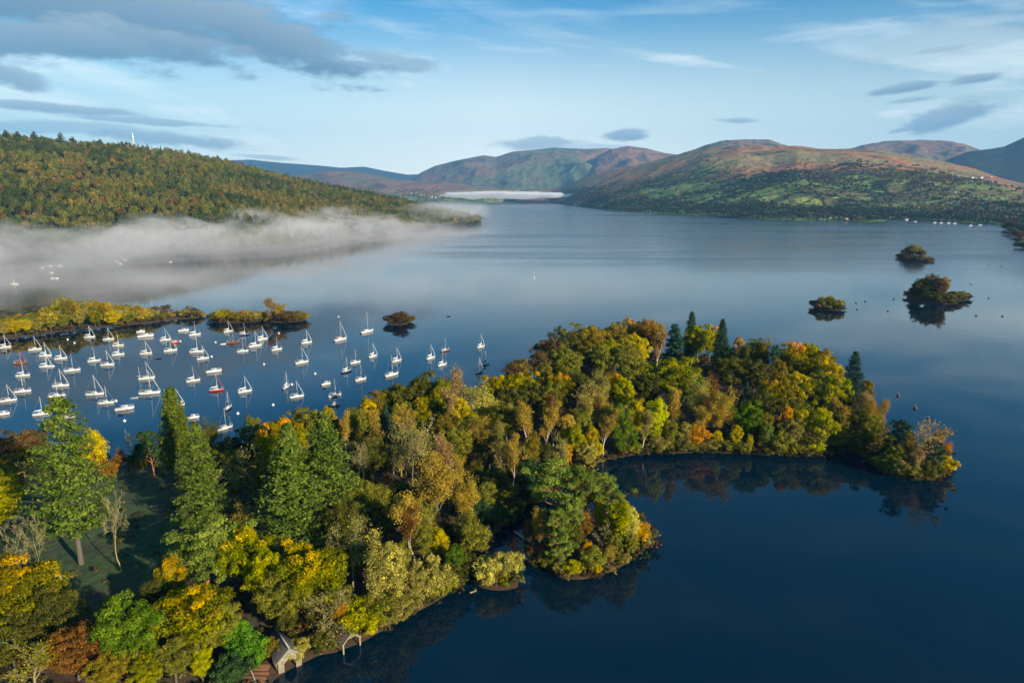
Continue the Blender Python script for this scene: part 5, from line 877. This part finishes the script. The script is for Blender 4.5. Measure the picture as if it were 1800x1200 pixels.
# radio masts on the hill crest
def lattice(px, ybase, ytop, label, wid, dish=False):
    p = on_loft(HILL, px, ybase); k = p.y; H = at_y(px, ytop, k).z - p.z; root = empty('radio_mast', (p.x, p.y, p.z-1)); root['label'] = label; root['category'] = 'radio mast'; root['group'] = 'radio masts on the wooded hill'
    mb = MB(); cs = [(wid*math.cos(a), wid*math.sin(a)) for a in (0, 2.09, 4.19)]; n = 12
    for i in range(3): mb.tube([(*cs[i], 0), (cs[i][0]*.6, cs[i][1]*.6, H*.8)], .35, 4)
    for z in range(n):
        f = 1-.4*z/n; g_ = 1-.4*(z+1)/n; z0, z1 = H*.8*z/n, H*.8*(z+1)/n
        for i in range(3): j = (i+1) % 3; mb.tube([(cs[i][0]*f, cs[i][1]*f, z0), (cs[j][0]*g_, cs[j][1]*g_, z1)], .2, 3)
    mb.obj('lattice', M['mast'], root); MB().tube([(0, 0, H*.78), (0, 0, H)], [1.3, .9], 6).obj('antenna', M['white'], root)
    mb = MB(); [mb.box((wid*.6*math.cos(a), wid*.6*math.sin(a), H*z), (1.6, 1.6, 3.4), a) for z in (.62, .74) for a in (0, 1.6, 3.1, 4.7)]; mb.obj('panel', M['white'], root)
lattice(236.5, 268, 233, 'taller white lattice radio mast above the trees on the hill crest', 1.5); lattice(226, 268, 249, 'shorter white radio mast left of the taller one on the hill crest', 1.8)
# stone boathouse and timber boathouse on the near shore
m, t, b = mat('boathouse_stone'); g = t.new('ShaderNodeNewGeometry'); tco = t.new('ShaderNodeTexCoord').outputs['Object']; mp = t.new('ShaderNodeMapping'); t.put(mp.inputs[0], tco); mp.inputs['Scale'].default_value = (2.6, 2.6, 5.5)
vo = t.new('ShaderNodeTexVoronoi'); t.put(vo.inputs['Vector'], mp.outputs[0]); vo.inputs['Scale'].default_value = 1.0; ve = t.new('ShaderNodeTexVoronoi', feature='DISTANCE_TO_EDGE'); t.put(ve.inputs['Vector'], mp.outputs[0]); ve.inputs['Scale'].default_value = 1.0
c_ = t.mix(t.sep(vo.outputs['Color'])[0], (.17, .14, .085), (.32, .27, .16)); c_ = t.mix(t.ss(ve.outputs['Distance'], .02, .07, 1., 0.), c_, (.14, .12, .08)); t.put(b.inputs['Base Color'], c_); b.inputs['Roughness'].default_value = .9
bp = t.new('ShaderNodeBump'); bp.inputs['Distance'].default_value = .04; t.put(bp.inputs['Height'], ve.outputs['Distance']); t.l.new(bp.outputs[0], b.inputs['Normal']); m_stone = m
m_timber = plain('weathered_timber', (.32, .27, .17), .8, .3, 5); m_oldroof = plain('mossy_slate_roof', (.055, .055, .050), .8, .45, 2.5); m_leafroof = plain('leafy_board_roof', (.050, .038, .026), .9, .5, 2)
def frame_from(pl, pr): a, b_ = on_z(*pl, .1), on_z(*pr, .1); d = b_ - a; return (a + b_)/2, math.atan2(d.y, d.x), d.length
ctr, rz, wd = frame_from((490, 1184), (531, 1167)); root = empty('boathouse', (ctr.x, ctr.y, 0), rz); root['label'] = 'stone boathouse with a dark slate roof and a wide boat opening in its gable'; root['category'] = 'boathouse'
h, ap, dp = 2.05, 3.55, 5.2; hw = wd/2; oy = -.0
def prism_wall(pts, y0, y1):                 # extrude an (x, z) outline from y0 to y1
    n = len(pts); V = [(x, y0, z) for x, z in pts] + [(x, y1, z) for x, z in pts]; mb = MB()
    for i in range(n): j = (i+1) % n; mb.add([V[i], V[j], V[n+j], V[n+i]], [(0, 1, 2, 3)])
    return mb, V
mb = MB()
for sgn in (-1, 1):
    o_ = [(sgn*hw, -.6), (sgn*hw*.50, -.6), (sgn*hw*.50, 1.35), (0, 2.15), (0, ap), (sgn*hw, h)]
    for y in (0, .45):
        V = [(x, y, z) for x, z in o_]; mb.add([V[0], V[1], V[2], (sgn*hw, y, 1.35)], [(0, 1, 2, 3)]); mb.add([(sgn*hw, y, 1.35), V[2], V[3], V[4]], [(0, 1, 2, 3)]); mb.add([(sgn*hw, y, 1.35), V[4], V[5]], [(0, 1, 2)])
    for a_, b_ in zip(o_[1:4], o_[2:4]): mb.add([(a_[0], 0, a_[1]), (b_[0], 0, b_[1]), (b_[0], .45, b_[1]), (a_[0], .45, a_[1])], [(0, 1, 2, 3)])
    mb.box((sgn*(hw-.2), .45+dp/2, h/2-.4), (.4, dp, h+.75))
mb.box((0, dp+.45, .9), (wd, .4, 2.4)); mb.obj('wall', m_stone, root)
mb = MB()
for sgn in (-1, 1):
    a = np.array([[0, -.12, ap+.14], [sgn*(hw+.3), -.12, h-.03], [sgn*(hw+.3), dp+.7, h-.03], [0, dp+.7, ap+.14]]); mb.add(np.concatenate([a, a-[0, 0, .10]]), [(0, 1, 2, 3), (4, 7, 6, 5), (0, 4, 5, 1), (1, 5, 6, 2), (2, 6, 7, 3)])
rf = mb.obj('roof', m_oldroof, root); MB().box((0, dp/2+.3, ap+.19), (.22, dp+.85, .10)).obj('ridge', m_stone_far, rf)
mb = MB(); [mb.tube([(0, -.15, ap+.05), (s*(hw+.28), -.15, h-.12)], .07, 4) for s in (-1, 1)]; mb.obj('bargeboard', m_timber, root)
ctr, rz, wd = frame_from((604, 1148), (633, 1132)); root = empty('boathouse', (ctr.x, ctr.y, 0), rz); root['label'] = 'open timber boathouse on posts with a leaf-covered roof beside the water'; root['category'] = 'boathouse'; hw = wd/2; h, ap, dp = 1.5, 2.75, 4.6
[MB().tube([(s*hw, y, -1), (s*hw, y, h)], .13, 6).obj('post', m_timber, root) for s in (-1, 1) for y in (0, 2.2, 4.4)]
mb = MB(); [mb.tube([(0, -.05, ap), (s*(hw+.2), -.05, h-.05)], .08, 4) for s in (-1, 1)]; mb.tube([(-hw, 0, h*.98), (-hw*.45, 0, ap*.80), (hw*.45, 0, ap*.80), (hw, 0, h*.98)], .09, 4); [mb.tube([(x, 0, ap*.79), (x, 0, ap-.1-abs(x)*.6)], .06, 4) for x in (-.6, 0, .6)]; [mb.tube([(s*hw, 0, h), (s*hw, 4.4, h)], .1, 4) for s in (-1, 1)]; mb.obj('frame', m_timber, root)
mb = MB()
for sgn in (-1, 1):
    a = np.array([[0, .15, ap+.12], [sgn*(hw+.35), .15, h-.02], [sgn*(hw+.35), dp, h-.02], [0, dp, ap+.12]]); mb.add(np.concatenate([a, a-[0, 0, .09]]), [(0, 1, 2, 3), (4, 7, 6, 5), (0, 4, 5, 1), (1, 5, 6, 2), (2, 6, 7, 3)])
mb.obj('roof', m_leafroof, root)
# terrace of bracken ledges with a flight of grey steps at the bottom edge
pa, pb = on_z(402, 1205, 1.5), on_z(462, 1160, 1.5); m_brk = plain('bracken_ledge', (.13, .052, .022), .95, .5, 2.0)
root = empty('stone_terrace', (pa.x, pa.y, .9), 0); props(root, 'rust-brown terraced bank of stone ledges at the bottom edge beside the stone boathouse', 'terrace')
for k in range(7): mb = MB(); mb.box((2.2, .55*k, .22*k+.1), (5.4 + .3*math.sin(k*2.1), .62, .34), .06*math.sin(k*1.7), .9); mb.obj('ledge', m_brk, root)
root = empty('garden_steps', (pa.x+5.6, pa.y-.4, .3), .25); props(root, 'flight of narrow grey steps right of the rust-brown terrace', 'steps')
for k in range(8): MB().box((-.25*k, .5*k, .15+.20*k), (1.1, .48, .2)).obj('step', m_stone_far, root)
MB().tube([(-.9, -.3, .55), (-2.7, 3.9, 2.2)], .12, 6).obj('handrail', m_timber, root)
# fallen trunks, driftwood
def log(name, a, b_, rad, m_, label):
    p, q = on_z(*a), on_z(*b_); za, zb = max(gz(p.x, p.y), 0)+rad*.6, max(gz(q.x, q.y), 0)+rad*.6; c0 = (p+q)/2; o = empty(name, (c0.x, c0.y, 0)); mb = MB(); A, B = np.array([p.x-c0.x, p.y-c0.y, za]), np.array([q.x-c0.x, q.y-c0.y, zb])
    mb.tube([A, A*.3+B*.7, B], [rad, rad*.8, rad*.45], 8); mb.obj('trunk', m_, o, True); mb = MB()
    for f in (.35, .55, .75, .9): P0 = A*(1-f)+B*f; mb.tube([P0, P0 + np.array([random.uniform(-1, 1), random.uniform(-1, 1), random.uniform(.5, 1.2)])*rad*5], [rad*.35, rad*.1], 4)
    mb.obj('branch', m_, o); props(o, label, 'fallen trunk', 'fallen trunks lying on the ground and in the water')
log('fallen_log', (268, 912), (330, 909), .35, bark['grey'], 'long fallen trunk lying across the dark end of the meadow'); log('fallen_log', (206, 842), (236, 838), .3, bark['grey'], 'fallen trunk at the back of the meadow near the water')
log('fallen_log', (905, 935), (948, 972), .22, bark['birch'], 'pale trunk leaning out on the left side of the pine islet'); log('fallen_log', (1100, 968), (1128, 965), .14, bark['birch'], 'thin pale dead branch over the water at the right of the pine islet'); log('fallen_log', (826, 1042), (838, 1038), .14, bark['pale'], 'bleached driftwood in the water left of the willow islet')

# ---------------------------------------------------------------- labels that single each thing out
ORD = ['nearest', 'second nearest', 'third nearest', 'fourth nearest', 'fifth nearest', 'sixth nearest', 'seventh nearest', 'eighth nearest', 'ninth nearest', 'tenth nearest', 'eleventh nearest', 'twelfth nearest']
LR = ['first', 'second', 'third', 'fourth', 'fifth', 'sixth', 'seventh', 'eighth', 'ninth', 'tenth', 'eleventh', 'twelfth', 'thirteenth', 'fourteenth', 'fifteenth', 'sixteenth', 'seventeenth']
def rel(dx, dy): return ('right of' if dx > 0 else 'left of') if abs(dx) > abs(dy)*.8 else ('behind' if dy > 0 else 'in front of')
def assign(items, marks, zone_of=None):
    buckets = {}
    for it in items:
        if it.get('own'): it['o']['label'] = it['own']; continue
        z = zone_of(it) if zone_of else None
        if z: key = ((it['words'] + ' ' + z).replace(' ~', ''), None); d = it['x']/max(it['y'], 1)
        else:
            mk = min(marks, key=lambda q: (q[0]-it['x'])**2 + (q[1]-it['y'])**2 if q[0] != it['x'] else 1e18); dx, dy = it['x']-mk[0], it['y']-mk[1]; d = math.hypot(dx, dy); key = (it['words'] + ' ' + rel(dx, dy) + ' the ' + mk[2], 1)
        buckets.setdefault(key, []).append((d, it))
    for (lab, near), L in buckets.items():
        L.sort(key=lambda q: q[0])
        for i, (_, it) in enumerate(L): it['o']['label'] = lab if len(L) == 1 else lab + (', ' + ORD[i] if near else ', ' + LR[i] + ' from the left')
def pt(px, py, h=0): q = on_z(px, py, h); return q.x, q.y
def of(own): q = [t_ for t_ in TREES if t_['own'] and t_['own'].startswith(own)]; assert q, own; return q[0]['x'], q[0]['y']
TM = [(*of('pale leafless tree with forked'), 'forked tree in the clearing'), (*of('small leafless tree with a round'), 'small leafless meadow tree'), (*of('very tall open'), 'very tall open conifer'), (*of('rust-brown broad'), 'rust-brown tree'), (*of('blue-green pine with'), 'pale-trunked pine'),
      (*of('large golden tree'), 'large golden tree'), (*of('small emerald'), 'small emerald tree'), (*of('broad golden-topped'), 'broad golden-topped tree'), (*of('wide pale leafless'), 'leaning leafless tree'), (*of('tall pale khaki'), 'tall khaki shore tree'), (*of('rust-orange birch'), 'rust-orange birch'), (*of('tallest pinkish'), 'tallest pinkish birch'),
      (*of('left one of the two'), 'left large fir'), (*of('right one of the two'), 'right large fir'), (*of('dense cone'), 'cone-shaped conifer'), (*of('green fir in front'), 'fir by the meadow'), (*of('orange-topped tree'), 'orange-topped tree'), (*of('golden upright'), 'golden tree by the meadow'), (*of('dark pine with'), 'dark shore pine'),
      (*of('upright tree with an orange'), 'orange and lime tree'), (*of('pale yellow-green thin'), 'pale thin-leaved tree'), (*of('dark blue-green column'), 'dark column tree'), (*of('tall dark conifer'), 'dark lakeside conifer'), (*of('broad yellow-green dome'), 'broad yellow-green dome'), (*of('bright lime green'), 'lime green tree'), (*of('bright orange tree just'), 'bright orange bay tree'),
      (*of('large orange-topped'), 'large orange dome'), (*of('dark blue-green fir'), 'dark blue-green fir'), (*of('bright lime bush'), 'lime bush over the water'), (*pt(820, 950), 'narrow channel'), (*pt(1035, 800), 'inner corner of the bay'), (*pt(505, 1165), 'stone boathouse'), (*pt(300, 1190), 'bottom edge of the wood'), (*pt(20, 850), 'left end of the meadow'), (*pt(1000, 600), 'rounded back of the wood'), (*pt(930, 780), 'hollow in the wood')]
ZN = {'wooded tip': 'on the wooded tip', 'pine islet': 'on the pine islet', 'willow islet': 'on the tiny willow islet', 'far islet': 'on the farthest islet', 'large islet': 'on the large far islet', 'low islet': 'on the low islet off the knob', 'misty islet': 'on the lone misty islet', 'misty strip': 'on the misty strip islet', 'spit': 'on the spit behind the boats', 'headland': 'on the dark headland'}
CAT = {'round': 'tree', 'tall': 'tree', 'bush': 'bush', 'columnar': 'tree', 'birch': 'birch', 'airy': 'tree', 'bare': 'bare tree', 'bareleaf': 'bare tree', 'fir': 'fir', 'douglas': 'conifer', 'cone': 'conifer', 'pine': 'pine'}
GRP = {'tree': 'broadleaf trees of the lakeside woods', 'bush': 'willow bushes along the shores', 'birch': 'birches in the peninsula wood', 'bare tree': 'leafless trees in the peninsula wood', 'fir': 'firs on the peninsula', 'conifer': 'conifers on the peninsula', 'pine': 'pines on the peninsula and islets'}
for q in TREES:
    q['words'] = (KN[q['kind']] if q['kind'] == 'bare' else PAL[q['pal']][1] + ' ' + KN[q['kind']]); ct = CAT[q['kind']]; q['o']['category'] = ct; q['o']['group'] = GRP[ct]
assign(TREES, TM, lambda q: ZN.get(q['zone']))
BM = [(*pt(218, 719), 'motor cruiser'), (*pt(262, 691), 'biggest white yacht'), (*pt(380, 686), 'red sailing boat'), (*pt(35, 638), 'brown wooden boat'), (*pt(409, 602), 'wooden yacht'), (*pt(598, 597), 'red-covered boat'), (*pt(645, 583), 'boat farthest out'), (*pt(609, 653), 'dark blue boat'), (*pt(782, 616), 'reddish-brown boat'), (*pt(307, 602), 'small red motorboat'),
      (*pt(255, 591), 'pair of motorboats'), (*pt(375, 653), 'long mastless motorboat'), (*pt(503, 681), 'small grey boat'), (*pt(322, 581), 'motorboat off the spit end'), (*pt(572, 675), 'blue-canopied motorboat'), (*pt(100, 730), 'very tall conifer'), (*pt(850, 665), 'pale thin-leaved tree'), (*pt(160, 600), 'dark spit reflection'), (*pt(735, 665), 'wooded back shore')]
for q in BOATS: q['o']['category'] = q['cat']; q['o']['group'] = q['group']
assign(BOATS, BM, lambda q: '' if not q['group'].startswith(('boats lying', 'boats moored')) else '~')
BUM = BM + [(*pt(1640, 527), 'large far islet'), (*pt(1455, 541), 'low islet off the knob'), (*pt(1560, 700), 'right end of the peninsula'), (*pt(1600, 456), 'farthest islet'), (*pt(455, 563), 'misty strip islet'), (*pt(703, 568), 'lone misty islet')]
for q in BUOYS: q['o']['category'] = 'buoy'; q['o']['group'] = q['group']
assign(BUOYS, BUM)
